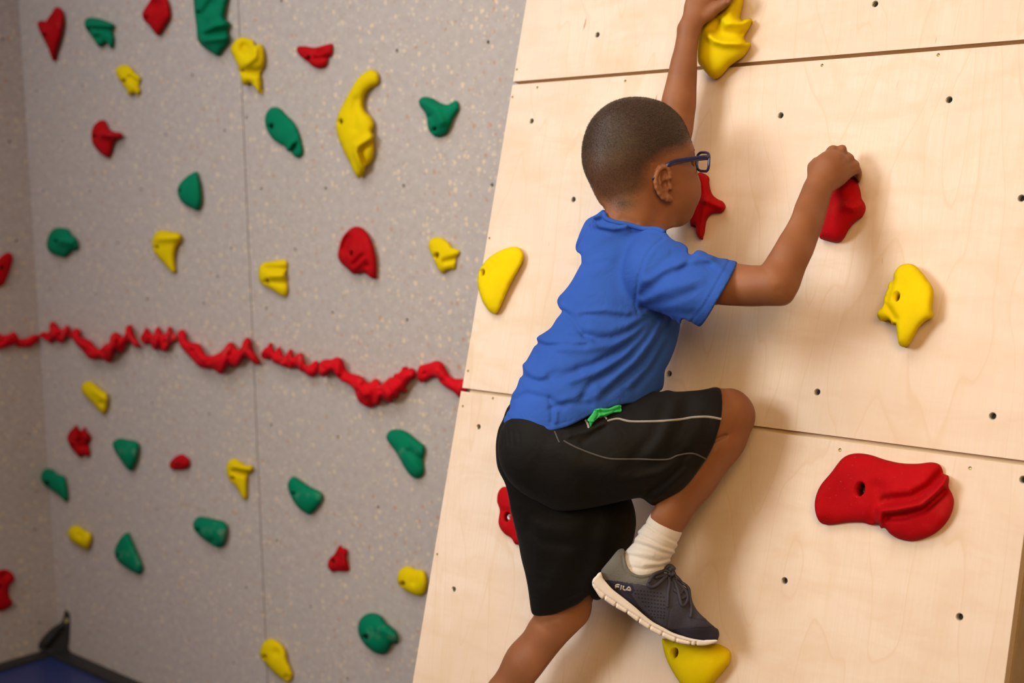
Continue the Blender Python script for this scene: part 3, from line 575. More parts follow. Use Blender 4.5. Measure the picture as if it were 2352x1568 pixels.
rail('red deep wavy rail piece, longest of the rail', 'D', '728,1205 745,1165 775,1150 820,1150 850,1135 885,1140 905,1175 925,1225 960,1250 1000,1260 1040,1275 1075,1310 1105,1315 1130,1290 1160,1300 1175,1330 1210,1305 1245,1275 1265,1285 1275,1255 1310,1245 1330,1215 1340,1200 1355,1220 1400,1212 1425,1240 1420,1275 1380,1300 1350,1340 1355,1380 1310,1370 1295,1420 1260,1420 1250,1455 1215,1440 1180,1420 1160,1470 1125,1465 1105,1490 1060,1475 1020,1445 1000,1400 985,1360 945,1320 900,1300 860,1265 830,1225 800,1245 765,1270 735,1250', ['765,1210', '880,1270', '1005,1370', '1305,1290', '1165,1370'], strokes=[ST('D', '1040,1285 1010,1340 1060,1400', 6, 8), ST('D', '1140,1300 1110,1470', 7, -7), ST('D', '1160,1310 1150,1450', 6, 6), ST('D', '1190,1340 1250,1440', 5, 6), ST('D', '1230,1300 1290,1400', 5, 5), ST('D', '870,1150 860,1240', 8, 6)])
rail('red rail piece running behind the plywood edge', 'D', '1442,1250 1455,1200 1490,1185 1530,1175 1580,1160 1620,1180 1650,1235 1680,1275 1720,1290 1762,1290 1800,1310 1780,1400 1740,1410 1700,1375 1650,1345 1610,1310 1580,1275 1540,1270 1500,1295 1470,1308 1448,1285', ['1490,1245', '1618,1298'], strokes=[ST('D', '1590,1170 1560,1260', 8, 6)])

# plywood wall holds
def phd(col, label, reg, s, bolt=None, br=(8, 11), **kw): return gh(col, label, reg, s, bolt, br, plane=PLY, group=GP, div=kw.pop('div', 38), **kw)
phd('yellow', 'smooth yellow leaf-shaped hold on the left edge of the plywood', 'S', '362,540 370,470 400,410 450,350 520,300 600,262 680,248 730,265 755,310 750,370 710,450 650,560 600,670 560,760 530,815 500,825 460,800 410,730 380,650 365,590', (405, 470), (5, 9), rmin=0.25, hf=0.42)
phd('yellow', 'yellow jagged hold gripped by the raised left hand', 'I', '500,600 503,480 515,390 530,300 555,200 610,60 680,-80 790,-180 920,-200 1010,-120 1020,0 1000,100 985,215 1040,212 1108,208 1112,245 1085,310 1035,390 1030,430 1050,470 1092,475 1098,505 1070,570 1010,645 940,690 860,750 800,820 740,875 700,888 650,870 590,810 540,750 505,700', H=0.060, strokes=[ST('I', '640,410 700,460 800,485 950,490 1090,482', 9, 13), ST('I', '690,340 800,380 1030,400', 11, -10), ST('I', '1100,220 950,260 820,270 760,200', 9, 9), ST('I', '760,60 720,260', 13, -10), ST('I', '860,20 850,200', 14, 8)])
phd('red', 'red star-shaped hold beside the face, three arms showing', 'H', '1330,855 1370,860 1410,880 1435,910 1435,960 1445,1020 1470,1080 1520,1120 1570,1145 1597,1190 1585,1230 1550,1258 1490,1260 1440,1280 1410,1330 1395,1400 1385,1470 1360,1520 1335,1515 1310,1480 1300,1430 1290,1380 1255,1395 1240,1350 1250,1200 1260,1050 1280,920', H=0.036, strokes=[ST('H', '1370,900 1390,1010 1400,1130', 9, 9), ST('H', '1400,1130 1570,1200', 9, 9), ST('H', '1390,1150 1350,1480', 8, 8)])
phd('red', 'red bulging hold gripped by the bent right arm', 'J', '570,1370 600,1240 640,1100 680,970 720,830 760,715 820,650 900,602 980,602 1036,625 1075,695 1100,780 1115,870 1150,930 1168,990 1155,1050 1120,1110 1050,1160 990,1220 940,1290 890,1380 840,1425 760,1435 660,1415', H=0.046, rim=0.35, strokes=[ST('J', '1130,930 1010,990 900,960', 12, 12), ST('J', '800,900', 16, -12)])
phd('yellow', 'yellow skull-like hold with a bolt hole, right of the elbow', 'O', '380,310 390,285 410,265 415,225 432,185 440,150 460,140 465,105 490,68 530,55 570,65 610,105 650,160 662,190 660,240 655,285 665,310 655,325 620,345 590,375 560,430 535,465 510,472 490,460 483,430 478,390 472,355 455,360 445,340 425,338 395,340', (475, 220), (9, 13), rmin=0.36, hf=0.62, bdepth=0.03, strokes=[ST('O', '450,150 430,230', 8, -8), ST('O', '425,265 470,330', 8, -9)])
phd('red', 'large red hold with a curled lip at lower right', 'O', '68,1270 75,1215 100,1160 150,1100 200,1035 240,1010 290,1003 350,1012 420,1035 500,1052 580,1055 650,1048 690,1058 708,1085 712,1105 740,1120 738,1170 755,1205 765,1245 750,1310 710,1370 650,1415 570,1440 500,1435 450,1410 420,1378 400,1378 385,1355 350,1362 300,1348 220,1350 150,1360 105,1355 80,1325', (292, 1182), (13, 18), hf=0.34, div=52, bdepth=0.03, strokes=[ST('O', '712,1095 640,1175 550,1225 420,1238', 11, -22), ST('O', '736,1125 680,1190 600,1258 480,1282 398,1292 392,1350', 9, 26), ST('O', '715,1195 620,1285 520,1318 425,1325', 8, -17), ST('O', '380,1180 370,1350', 20, -12), ST('O', '170,1250', 50, -8)])
phd('yellow', 'yellow hold under the toe of the shoe', 'N', '715,1210 722,1185 800,1205 900,1226 1050,1238 1180,1228 1240,1250 1290,1280 1310,1320 1300,1390 1260,1450 1200,1520 1130,1600 1040,1660 960,1650 880,1580 800,1460 745,1340', (818, 1310), (10, 14), H=0.052, rim=0.4, bdepth=0.03)
hb = phd('red', 'red hold with a bare bolt half hidden behind the shorts', 'T', '680,230 685,170 710,130 745,120 800,140 850,200 880,300 890,420 880,520 835,548 810,540 785,500 740,470 705,430 690,380 700,300 690,260', (750, 343), (9, 12), hf=0.32, bdepth=0.012, strokes=[ST('T', '705,300 760,310', 10, -6)])
for ch in hb.children: ch.data = ch.data.copy(); ch.data.materials[0] = M['bright_steel']
phd('yellow', 'yellow rounded hold below the picture under the left foot', 'X', '1090,1925 1115,1892 1170,1884 1235,1884 1285,1895 1300,1960 1230,2040 1150,2030 1105,1990', H=0.05)

# corner flap of the crash mat with its grommet
def corner_flap():
    F3 = Plane((0.62, -0.78, 0), (XLEFT + 0.075, DGREY - 0.02, 0))
    ol = smooth_loop(R('G', '560,945 585,960 612,1015 600,1110 590,1200 575,1262 630,1330 560,1345 430,1290 335,1275 348,1205 430,1110 520,1045 545,1000'), 2.5)
    if np.sum(ol[:, 0] * np.roll(ol[:, 1], -1) - ol[:, 1] * np.roll(ol[:, 0], -1)) < 0: ol = ol[::-1]
    g0 = P1('G', 575, 1030); t = np.linspace(0, 2 * math.pi, 12, endpoint=False); hole = np.stack([g0[0] + 2.6 * np.cos(t), g0[1] + 4.6 * np.sin(t)], 1)
    P, T, n, hl = sheet(ol, 3.0, [hole])
    h = stroke_field(P, [ST('G', '520,1080 400,1230', 8, 12)]) * 0.0015
    V = list(F3.hit(P, h)); F = [tuple(t) for t in T]; k = len(V); nn = F3.n * 0.004
    V += [v - nn for v in V[:k]]; F += [tuple(k + i for i in t[::-1]) for t in T]
    for i in range(n): F.append((i, (i + 1) % n, k + (i + 1) % n, k + i))
    o = mesh_obj('corner_flap', V, F, M['mat_black'], cm)
    c = F3.hit([g0])[0]; V, F = [], []
    ax = np.array([F3.n[1], -F3.n[0], 0.0]); K = 16
    for i in range(K):
        a = 2 * math.pi * i / K
        for j in range(6):
            b = 2 * math.pi * j / 6; r = 0.0058 + 0.0017 * math.cos(b)
            V.append(c + ax * r * math.cos(a) + np.array([0, 0, 1]) * r * math.sin(a) + F3.n * (0.001 + 0.0016 * math.sin(b)))
    for i in range(K):
        for j in range(6): F.append((i * 6 + j, i * 6 + (j + 1) % 6, ((i + 1) % K) * 6 + (j + 1) % 6, ((i + 1) % K) * 6 + j))
    mesh_obj('grommet', V, F, M['brass'], o)
corner_flap()

# ------------------------------------------------------------------ the boy: solid modelling on a distance field
# body frame: x, y = lateral position (frame units), w = nearness, all in units of 0.737 mm at 2.3 m
Z0 = 2.3; UNIT = Z0 / FPX
def B2W(p):
    p = np.asarray(p, float).reshape(-1, 3); z = Z0 - p[:, 2:3] * UNIT
    return CAM + z * (((p[:, :1] - CX) / FPX) * RT - ((p[:, 1:2] - CY) / FPX) * UP + FW)
def wall_w(x, y):
    d = rays([(x, y)]); t = float((PLY.n @ (PLY.p - CAM)) / (d @ PLY.n)[0]); return (Z0 - t) / UNIT
class SDF:
    def __init__(s, x0, x1, y0, y1, w0, w1, h):
        s.h = h; s.xs = np.arange(x0, x1 + h, h, dtype=np.float32); s.ys = np.arange(y0, y1 + h, h, dtype=np.float32); s.ws = np.arange(w0, w1 + h, h, dtype=np.float32)
        s.d = np.full((len(s.xs), len(s.ys), len(s.ws)), 60.0, np.float32); s._front = None
    def _sl(s, lo, hi):
        out = []
        for a, l, h in zip((s.xs, s.ys, s.ws), lo, hi):
            i0 = int(np.searchsorted(a, l)); i1 = int(np.searchsorted(a, h)); out.append(slice(max(0, i0), max(0, i1)))
        return tuple(out)
    def _put(s, sl, v, k, op):
        a = s.d[sl]
        if op == 'add':
            if k > 0: hh = np.clip(0.5 + 0.5 * (a - v) / k, 0, 1); s.d[sl] = a * (1 - hh) + v * hh - k * hh * (1 - hh)
            else: s.d[sl] = np.minimum(a, v)
        else:
            v = -v
            if k > 0: hh = np.clip(0.5 - 0.5 * (a - v) / k, 0, 1); s.d[sl] = a * (1 - hh) + v * hh + k * hh * (1 - hh)
            else: s.d[sl] = np.maximum(a, v)
    def cap(s, a, b, ra, rb, k=0.0, sq=None, op='add'):
        a = np.array(a, np.float32); b = np.array(b, np.float32); R_ = max(ra, rb) + 60 if op == 'add' else max(ra, rb) + 4 * k + 8
        sl = s._sl(np.minimum(a, b) - R_, np.maximum(a, b) + R_)
        X, Y, W = s.xs[sl[0]][:, None, None], s.ys[sl[1]][None, :, None], s.ws[sl[2]][None, None, :]
        if X.size == 0 or Y.size == 0 or W.size == 0: return s
        ab = b - a; L = float(ab @ ab) + 1e-9
        t = np.clip(((X - a[0]) * ab[0] + (Y - a[1]) * ab[1] + (W - a[2]) * ab[2]) / L, 0, 1)
        qx, qy, qw = X - a[0] - t * ab[0], Y - a[1] - t * ab[1], W - a[2] - t * ab[2]
        l2 = qx * qx + qy * qy + qw * qw; m = 1.0
        if sq is not None:
            n, f = np.array(sq[0], np.float32), sq[1]; n = n / np.linalg.norm(n)
            c = qx * n[0] + qy * n[1] + qw * n[2]; l2 = l2 - c * c + (c / f) ** 2; m = min(1.0, f) ** 0.5
        v = (np.sqrt(np.maximum(l2, 0)) - (ra + (rb - ra) * t)) * m
        s._put(sl, v, k, op); s._front = None; return s
    def chain(s, pts, k=8.0, sq=None, op='add'):
        for p, q in zip(pts[:-1], pts[1:]): s.cap(p[:3], q[:3], p[3], q[3], k, sq, op)
        return s
    def ell(s, c, rad, axes=None, k=8.0, op='add'):
        c = np.array(c, np.float32); rad = np.array(rad, np.float32); A = np.eye(3, dtype=np.float32) if axes is None else np.array(axes, np.float32)
        R_ = rad.max() + (60 if op == 'add' else 4 * k + 8); sl = s._sl(c - R_, c + R_)
        X, Y, W = s.xs[sl[0]][:, None, None] - c[0], s.ys[sl[1]][None, :, None] - c[1], s.ws[sl[2]][None, None, :] - c[2]
        if X.size == 0 or Y.size == 0 or W.size == 0: return s
        k0 = 0; k1 = 0
        for i in range(3):
            q = X * A[i][0] + Y * A[i][1] + W * A[i][2]; k0 = k0 + (q / rad[i]) ** 2; k1 = k1 + (q / rad[i] ** 2) ** 2
        k0 = np.sqrt(k0); v = np.where(k0 < 1e-3, -rad.min(), k0 * (k0 - 1) / np.maximum(np.sqrt(k1), 1e-6))
        s._put(sl, v, k, op); s._front = None; return s
    def slab(s, wc, half, k=6.0):           # keep only |w - wc(x)| < half
        v = np.abs(s.ws[None, None, :] - np.interp(s.xs, wc[0], wc[1])[:, None, None]) - half
        a = s.d; hh = np.clip(0.5 - 0.5 * (a - v) / k, 0, 1); s.d = (a * (1 - hh) + v * hh + k * hh * (1 - hh)).astype(np.float32); s._front = None; return s
    def grid2(s): return np.stack(np.meshgrid(s.xs, s.ys, indexing='ij'), -1).reshape(-1, 2)
    def mask(s, poly, k=6.0, smooth=True, sharp=False):
        pl = smooth_loop(poly, 5.0) if smooth else np.asarray(poly, float)
        g = s.grid2(); d = seg_dist(g, pl); d = np.where(in_poly(g, pl), -d, d).reshape(len(s.xs), len(s.ys), 1).astype(np.float32)
        a = s.d; hh = np.clip(0.5 - 0.5 * (a - d) / k, 0, 1); s.d = a * (1 - hh) + d * hh + k * hh * (1 - hh); s._front = None; return s
    def relief(s, strokes):
        f = stroke_field(s.grid2(), strokes).reshape(len(s.xs), len(s.ys), 1).astype(np.float32); s.d = s.d - f; s._front = None; return s
    def front(s, x, y):                     # nearest surface height seen at lateral position x, y
        if s._front is None:
            neg = s.d < 0; any_ = neg.any(2); idx = neg.shape[2] - 1 - np.argmax(neg[:, :, ::-1], axis=2)
            i1 = np.clip(idx + 1, 0, neg.shape[2] - 1); I, J = np.indices(idx.shape); a = s.d[I, J, idx]; b = s.d[I, J, i1]
            w = s.ws[idx] + s.h * np.where(np.abs(b - a) > 1e-6, -a / (b - a + 1e-9), 0); s._front = np.where(any_, w, np.nan)
        i = int(np.clip(round((x - s.xs[0]) / s.h), 0, len(s.xs) - 1)); j = int(np.clip(round((y - s.ys[0]) / s.h), 0, len(s.ys) - 1))
        for rad in (0, 1, 2, 4, 7):
            blk = s._front[max(0, i - rad):i + rad + 1, max(0, j - rad):j + rad + 1]
            if np.isfinite(blk).any(): return float(np.nanmean(blk))
        return float('nan')
    def mesh(s, relax=1):
        d = s.d; sg = d < 0; nx, ny, nz = d.shape
        cnt = np.zeros((nx - 1, ny - 1, nz - 1), np.int8)
        for i in (0, 1):
            for j in (0, 1):
                for k in (0, 1): cnt += sg[i:nx - 1 + i, j:ny - 1 + j, k:nz - 1 + k]
        act = np.argwhere((cnt > 0) & (cnt < 8)); idm = np.full(cnt.shape, -1, np.int32); idm[act[:, 0], act[:, 1], act[:, 2]] = np.arange(len(act))
        cv = {(i, j, k): d[act[:, 0] + i, act[:, 1] + j, act[:, 2] + k] for i in (0, 1) for j in (0, 1) for k in (0, 1)}
        acc = np.zeros((len(act), 3)); n = np.zeros(len(act))
        for ax in range(3):
            for o1 in (0, 1):
                for o2 in (0, 1):
                    c0 = [0, 0, 0]; oth = [q for q in range(3) if q != ax]; c0[oth[0]] = o1; c0[oth[1]] = o2; c1 = list(c0); c1[ax] = 1
                    a, b = cv[tuple(c0)], cv[tuple(c1)]; m = (a < 0) != (b < 0); t = np.where(m, a / np.where(m, a - b, 1), 0)
                    p = np.tile(np.array(c0, float), (len(act), 1)); p[:, ax] = t; acc[m] += p[m]; n[m] += 1
        V = act + acc / np.maximum(n, 1)[:, None]; Q = []
        for ax in range(3):
            sh = [slice(None)] * 3; a = sg[tuple(slice(0, -1) if q == ax else slice(1, -1) for q in range(3))]; b = sg[tuple(slice(1, None) if q == ax else slice(1, -1) for q in range(3))]
            e = np.argwhere(a != b); inside = a[e[:, 0], e[:, 1], e[:, 2]]
            o = [q for q in range(3) if q != ax]; base = e.copy()
            for q in o: base[:, q] += 1
            def cell(d1, d2):
                c = base.copy(); c[:, o[0]] -= d1; c[:, o[1]] -= d2; return idm[c[:, 0], c[:, 1], c[:, 2]]
            q = np.stack([cell(0, 0), cell(1, 0), cell(1, 1), cell(0, 1)], 1)
            fl = inside if ax != 1 else ~inside
            q[fl] = q[fl][:, ::-1]; Q.append(q)
        Q = np.vstack(Q); Q = Q[(Q >= 0).all(1)]
        e = np.vstack([Q[:, [0, 1]], Q[:, [1, 2]], Q[:, [2, 3]], Q[:, [3, 0]]]); e = np.vstack([e, e[:, ::-1]])
        deg = np.maximum(np.bincount(e[:, 0], minlength=len(V)), 1)
        for _ in range(relax):
            V = 0.5 * V + 0.5 * np.stack([np.bincount(e[:, 0], weights=V[e[:, 1], c], minlength=len(V)) / deg for c in range(3)], 1)
        return np.stack([s.xs[0] + V[:, 0] * s.h, s.ys[0] + V[:, 1] * s.h, s.ws[0] + V[:, 2] * s.h], 1), Q
def sdf_obj(name, s, mats, parent, relax=1, mi_fn=None):
    p, q = s.mesh(relax); mi = None
    if mi_fn is not None: mi = mi_fn(p[q].mean(1))
    return big_mesh(name, B2W(p), q, mats, parent, mi)

# ---- materials of the figure
def skin():
    m, nt, b = mat('skin'); b.inputs['Roughness'].default_value = 0.55; b.inputs['Specular IOR Level'].default_value = 0.28
    b.inputs['Subsurface Weight'].default_value = 0.08; b.inputs['Subsurface Radius'].default_value = (1, 0.35, 0.2); b.inputs['Subsurface Scale'].default_value = 0.004
    v = coords(nt); n = nd(nt, 'ShaderNodeTexNoise', Scale=18.0, Detail=4.0); nt.links.new(v, n.inputs['Vector'])
    c = ramp(nt, [(0.3, (0.205, 0.070, 0.027)), (0.7, (0.255, 0.091, 0.037))]); nt.links.new(n.outputs[0], c.inputs[0])
    at = nd(nt, 'ShaderNodeAttribute', attribute_name='hairmask'); n2 = nd(nt, 'ShaderNodeTexNoise', Scale=420.0, Detail=2.0); nt.links.new(v, n2.inputs['Vector'])
    k = nd(nt, 'ShaderNodeMath', operation='MULTIPLY_ADD'); nt.links.new(n2.outputs[0], k.inputs[0]); k.inputs[1].default_value = 0.5; k.inputs[2].default_value = 0.68
    k2 = nd(nt, 'ShaderNodeMath', operation='MULTIPLY'); k2.use_clamp = True; nt.links.new(k.outputs[0], k2.inputs[0]); nt.links.new(at.outputs['Fac'], k2.inputs[1])
    col = mixc(nt, k2.outputs[0], c.outputs[0], (0.028, 0.016, 0.010)); nt.links.new(col, b.inputs['Base Color'])
    n3 = nd(nt, 'ShaderNodeTexNoise', Scale=520.0, Detail=2.0); nt.links.new(v, n3.inputs['Vector']); bump(nt, n3.outputs[0], 0.12, 0.0008, b)
    return m
M['skin'] = skin()
def cloth(name, col, rough, weave, wd=0.0006, crumple=0.0):
    m, nt, b = mat(name); b.inputs['Roughness'].default_value = rough; b.inputs['Specular IOR Level'].default_value = 0.12
    b.inputs['Sheen Weight'].default_value = 0.12; b.inputs['Sheen Roughness'].default_value = 0.5; b.inputs['Sheen Tint'].default_value = (*[min(1, c * 2 + 0.1) for c in col], 1)
    v = coords(nt); n = nd(nt, 'ShaderNodeTexNoise', Scale=9.0, Detail=4.0); nt.links.new(v, n.inputs['Vector'])
    c = ramp(nt, [(0.3, tuple(x * 0.9 for x in col)), (0.7, tuple(x * 1.1 for x in col))]); nt.links.new(n.outputs[0], c.inputs[0]); nt.links.new(c.outputs[0], b.inputs['Base Color'])
    n2 = nd(nt, 'ShaderNodeTexNoise', Scale=weave, Detail=1.0); nt.links.new(v, n2.inputs['Vector'])
    n4 = nd(nt, 'ShaderNodeTexNoise', Scale=26.0, Detail=3.0, Distortion=0.8); nt.links.new(v, n4.inputs['Vector'])
    b1 = nd(nt, 'ShaderNodeBump', Strength=0.5, Distance=crumple); nt.links.new(n4.outputs[0], b1.inputs['Height'])
    b2 = bump(nt, n2.outputs[0], 0.3, wd, b); nt.links.new(b1.outputs[0], b2.inputs['Normal'])
    return m
M['shirt'] = cloth('blue_cotton', (0.024, 0.073, 0.32), 0.85, 900.0, 0.0006, 0.006)
M['shorts'] = cloth('black_polyester', (0.006, 0.0045, 0.0038), 0.7, 800.0, 0.0006, 0.004)
M['pocket'] = cloth('green_lining', (0.03, 0.36, 0.09), 0.6, 700.0)
M['stitch'] = plain('grey_stitching', (0.26, 0.22, 0.20), 0.8, grain=900.0)
M['stitch_dark'] = plain('dark_stitching', (0.055, 0.045, 0.042), 0.8, grain=900.0)
M['sock'] = cloth('white_sock', (0.60, 0.53, 0.50), 0.9, 700.0, 0.0012)
M['sole'] = plain('white_sole_foam', (0.66, 0.555, 0.49), 0.55, grain=30.0)
M['shoe_grey'] = cloth('grey_mesh_fabric', (0.128, 0.115, 0.104), 0.75, 420.0, 0.0015)
M['shoe_navy'] = cloth('navy_knit', (0.048, 0.043, 0.060), 0.7, 420.0, 0.0012)
M['shoe_dark'] = cloth('dark_navy_overlay', (0.026, 0.023, 0.038), 0.55, 500.0)
M['lace'] = cloth('navy_lace', (0.045, 0.040, 0.055), 0.75, 900.0)
M['logo'] = plain('grey_logo_print', (0.34, 0.29, 0.23), 0.6)
M['logo_fill'] = plain('dull_logo_print', (0.17, 0.15, 0.13), 0.6)
M['glasses'] = plain('navy_acetate', (0.018, 0.022, 0.075), 0.22, spec=0.5)
M['eye'] = plain('eye_white', (0.7, 0.65, 0.6), 0.2)
M['iris'] = plain('dark_iris', (0.02, 0.01, 0.006), 0.15)
M['hair'] = plain('black_hair', (0.045, 0.026, 0.015), 0.7, grain=200.0)
def lens_mat():
    m, nt, b = mat('clear_lens'); b.inputs['Base Color'].default_value = (1, 1, 1, 1); b.inputs['Roughness'].default_value = 0.02; b.inputs['Transmission Weight'].default_value = 1.0; b.inputs['IOR'].default_value = 1.02; return m
M['lens'] = lens_mat()

# ---- bare body pieces (one skin mesh)
pieces = []       # (points, quads, hairmask)
HC = np.array([1462, 345, 185.0]); HF = np.array([0.92, 0.10, -0.38]); HF /= np.linalg.norm(HF)
HS = np.array([0.385, 0.02, 0.92]); HS -= HF * (HS @ HF); HS /= np.linalg.norm(HS); HU = np.cross(HS, HF)
if HU[1] > 0: HU = -HU                      # crown direction (y grows downwards)
AX = np.stack([HF, HU, HS])
def hp(f, u, s): return HC + HF * f + HU * u + HS * s
head = SDF(1316, 1636, 208, 640, 40, 318, 2.2)
head.ell(HC + HU * 8, (126, 120, 96), AX, 0)
head.ell(hp(58, -58, 0), (98, 104, 78), AX, 30)
head.ell(hp(92, -122, 0), (62, 50, 54), AX, 26)
head.ell(hp(-52, -40, 0), (72, 78, 74), AX, 30)
head.ell(hp(92, -82, 36), (62, 50, 38), AX, 20)          # cheeks
head.ell(hp(92, -82, -36), (62, 50, 38), AX, 20)
head.ell(hp(96, 14, 0), (30, 22, 62), AX, 18)            # brow
head.cap(hp(132, -18, 0), hp(154, -62, 0), 8, 15, 10)    # nose
head.ell(hp(146, -66, 11), (12, 9, 9), AX, 6); head.ell(hp(146, -66, -11), (12, 9, 9), AX, 6)
head.ell(hp(146, -100, 0), (15, 8, 26), AX, 8); head.ell(hp(143, -114, 0), (14, 8, 22), AX, 8)   # lips
head.ell(hp(118, -14, 36), (16, 12, 20), AX, 8, 'sub'); head.ell(hp(118, -14, -36), (16, 12, 20), AX, 8, 'sub')
head.chain([(1440, 430, 190, 78), (1452, 500, 190, 74), (1458, 560, 186, 72), (1462, 640, 184, 72)], 26)
head.chain([(1515, 470, 190, 40), (1496, 560, 196, 40)], 20)
HEADMASK = R('H', '385,1215 340,1165 290,1080 240,960 195,860 168,770 155,640 160,520 185,430 235,340 300,265 400,185 500,135 600,110 700,102 800,110 900,130 980,160 1050,200 1110,245 1170,300 1220,350 1255,400 1275,450 1281,510 1287,565 1304,600 1316,640 1314,690 1304,735 1302,780 1312,815 1328,870 1346,925 1360,1000 1365,1060 1357,1130 1343,1178 1347,1205 1335,1240 1322,1272 1312,1310 1295,1348 1272,1383 1240,1400 1180,1406 1100,1408 1040,1412 1010,1428 992,1455 1010,1600 1000,1900 500,1900 420,1700 400,1500 388,1300')
head.mask(HEADMASK, 7)
head.relief([ST('H', '1090,1000 1110,1090', 14, -2.0), ST('H', '1020,1180 900,1300 850,1400', 16, -3.0), ST('H', '560,1310 700,1350', 7, -1.2), ST('H', '540,1335 690,1385', 6, -1.0), ST('H', '600,1130', 26, 2.0)])
fw = lambda x, y: head.front(x, y)
# ear
E0 = np.array([1523, 424, 0.0]); E0[2] = fw(1523, 424)
ear_pts = R('H', '1040,905 1035,860 1018,818 985,800 948,812 918,845 898,900 897,955 908,1005 935,1062 970,1105 1010,1125 1040,1118')
ew = fw(1532, 420)
def earw(x, y): return ew + 8 + (1540 - x) * 0.55
head.ell((1521, 418, ew + 10), (19, 37, 9), [[0.88, 0, -0.48], [0, 1, 0], [0.48, 0, 0.88]], 5)
head.chain([(x, y, earw(x, y), 5.2) for x, y in ear_pts], 3)
head.chain([(1533, 452, earw(1533, 452) - 2, 8), (1539, 458, earw(1539, 458) - 3, 7)], 5)
head.chain([(x, y, earw(x, y) + 1, 3.5) for x, y in R('H', '985,1010 960,960 955,900 985,850')], 4)   # antihelix
head.ell((1525, 404, ew + 19), (7, 15, 9), [[0.94, 0.2, 0], [-0.2, 0.94, 0], [0, 0, 1]], 3, 'sub')
head.ell((1528, 424, ew + 16), (8.5, 11, 13), None, 4, 'sub')
head.cap((1538, 425, ew + 5), (1540, 432, ew + 5), 5, 5, 3)                                    # tragus
hpnt, hq = head.mesh(1)
HAIRPOLY = smooth_loop(R('H', '400,1275 250,1100 60,900 60,300 500,20 980,40 1260,240 1330,400 1310,520 1260,600 1180,660 1090,690 1010,720 960,760 900,800 860,850 850,950 800,1050 720,1160 620,1245 500,1280'), 6)
g2 = hpnt[:, :2]; dd = seg_dist(g2, HAIRPOLY); ins = in_poly(g2, HAIRPOLY)
hm = np.where(ins, np.clip(dd / 30.0, 0, 1), 0.0)
hm = hm * np.clip(1.0 - (g2[:, 1] - 330) / 330.0, 0.55, 1.0)
napep = np.exp(-(((g2 - np.array([1432, 466])) / np.array([30, 20])) ** 2).sum(1)); hm = np.maximum(hm, 0.75 * napep)
isear = (np.abs(hpnt[:, 0] - 1521) < 26) & (np.abs(hpnt[:, 1] - 420) < 46) & (hpnt[:, 2] > ew + 2); hm[isear] = 0
pieces.append((hpnt, hq, hm))

# right arm: sleeve -> elbow -> hand on the red hold
armR = SDF(1560, 2000, 322, 740, 150, 540, 2.4)
SHR, ELR, WRR = np.array([1560, 640, 330.]), np.array([1793, 652, 442.]), np.array([1883, 428, 322.])
armR.chain([(1560, 650, 330, 58), (1680, 658, 392, 52), (1780, 652, 440, 50)], 10)
armR.chain([(1790, 650, 440, 53), (1815, 590, 418, 50), (1845, 515, 380, 44), (1880, 435, 330, 37)], 14, (( -0.3, 0, 1), 0.92))
armR.ell((1806, 672, 440), (34, 28, 36), None, 14)
hand = armR
hand.ell((1905, 392, 305), (52, 42, 34), [[0.78, -0.62, -0.1], [0.62, 0.78, 0], [0.05, 0, 1]], 16)
hand.cap((1884, 430, 322), (1908, 390, 305), 36, 40, 14)
KN = [(1911, 347, 286), (1936, 344, 282), (1958, 362, 286), (1966, 384, 296)]
for i, (kx, ky, kw) in enumerate(KN):
    hand.cap((1895 + i * 6, 395 + i * 4, 303), (kx, ky, kw), 19, 13.5, 9)
FING = [[(1911, 347, 286, 13.5), (1938, 352, 258, 12), (1946, 376, 240, 11), (1944, 398, 236, 10)], [(1936, 344, 282, 13.5), (1955, 352, 250, 12), (1962, 382, 236, 11), (1958, 404, 236, 10)],
        [(1958, 362, 286, 13), (1970, 372, 262, 11.5), (1974, 396, 246, 11), (1970, 416, 242, 10)], [(1966, 384, 296, 12.5), (1975, 392, 280, 11.5), (1975, 408, 268, 10.5), (1971, 417, 262, 9)]]
for f in FING: hand.chain(f, 3.5)
hand.chain([(1870, 405, 300, 20), (1860, 382, 282, 13), (1872, 372, 262, 11.5), (1890, 378, 245, 10.5)], 6)     # thumb on the far side
AMASK = np.vstack([R('Q', '0,700 300,420 710,510 800,535 900,550 1000,550 1040,540 1080,500 1150,400 1230,270 1310,130'),
                   R('J', '130,1250 210,1100 260,950 310,830 350,720 385,640 412,580 413,500 420,440 440,410 480,370 505,345 560,310 630,250 700,195 740,183 790,187 850,180 895,188 922,222 935,260 980,295 1020,330 1037,365 1072,398 1097,440 1099,470 1118,530 1115,590 1100,640 1080,676 1060,640 1040,602 1000,630 920,690 860,725 800,755 752,780 728,822 700,930 660,1080 620,1220'),
                   R('Q', '1870,130 1820,300 1740,470 1680,600 1630,740 1590,860 1540,960 1480,1060 1430,1100 1360,1128 1200,1135 960,1140 700,1130 410,1105 0,1000')])
armR.mask(AMASK, 5)
armR.relief([ST('J', '935,262 900,320 860,380', 4, -1.6), ST('J', '1030,350 985,400 940,430', 4, -1.6), ST('J', '1095,455 1050,470 1000,490', 4, -1.6), ST('J', '760,740 800,690 810,640', 4, -0.9), ST('J', '790,745 840,690 850,650', 4, -0.8), ST('J', '760,200', 6, 1.5), ST('J', '880,210', 6, 1.2),
             ST('J', '990,540 880,600 780,640', 12, 2.0), ST('J', '395,620 560,660', 14, -0.8), ST('Q', '1290,900', 9, -1.2), ST('Q', '1050,560 1120,640', 8, -1.5)])
p, q = armR.mesh(1); pieces.append((p, q, None))

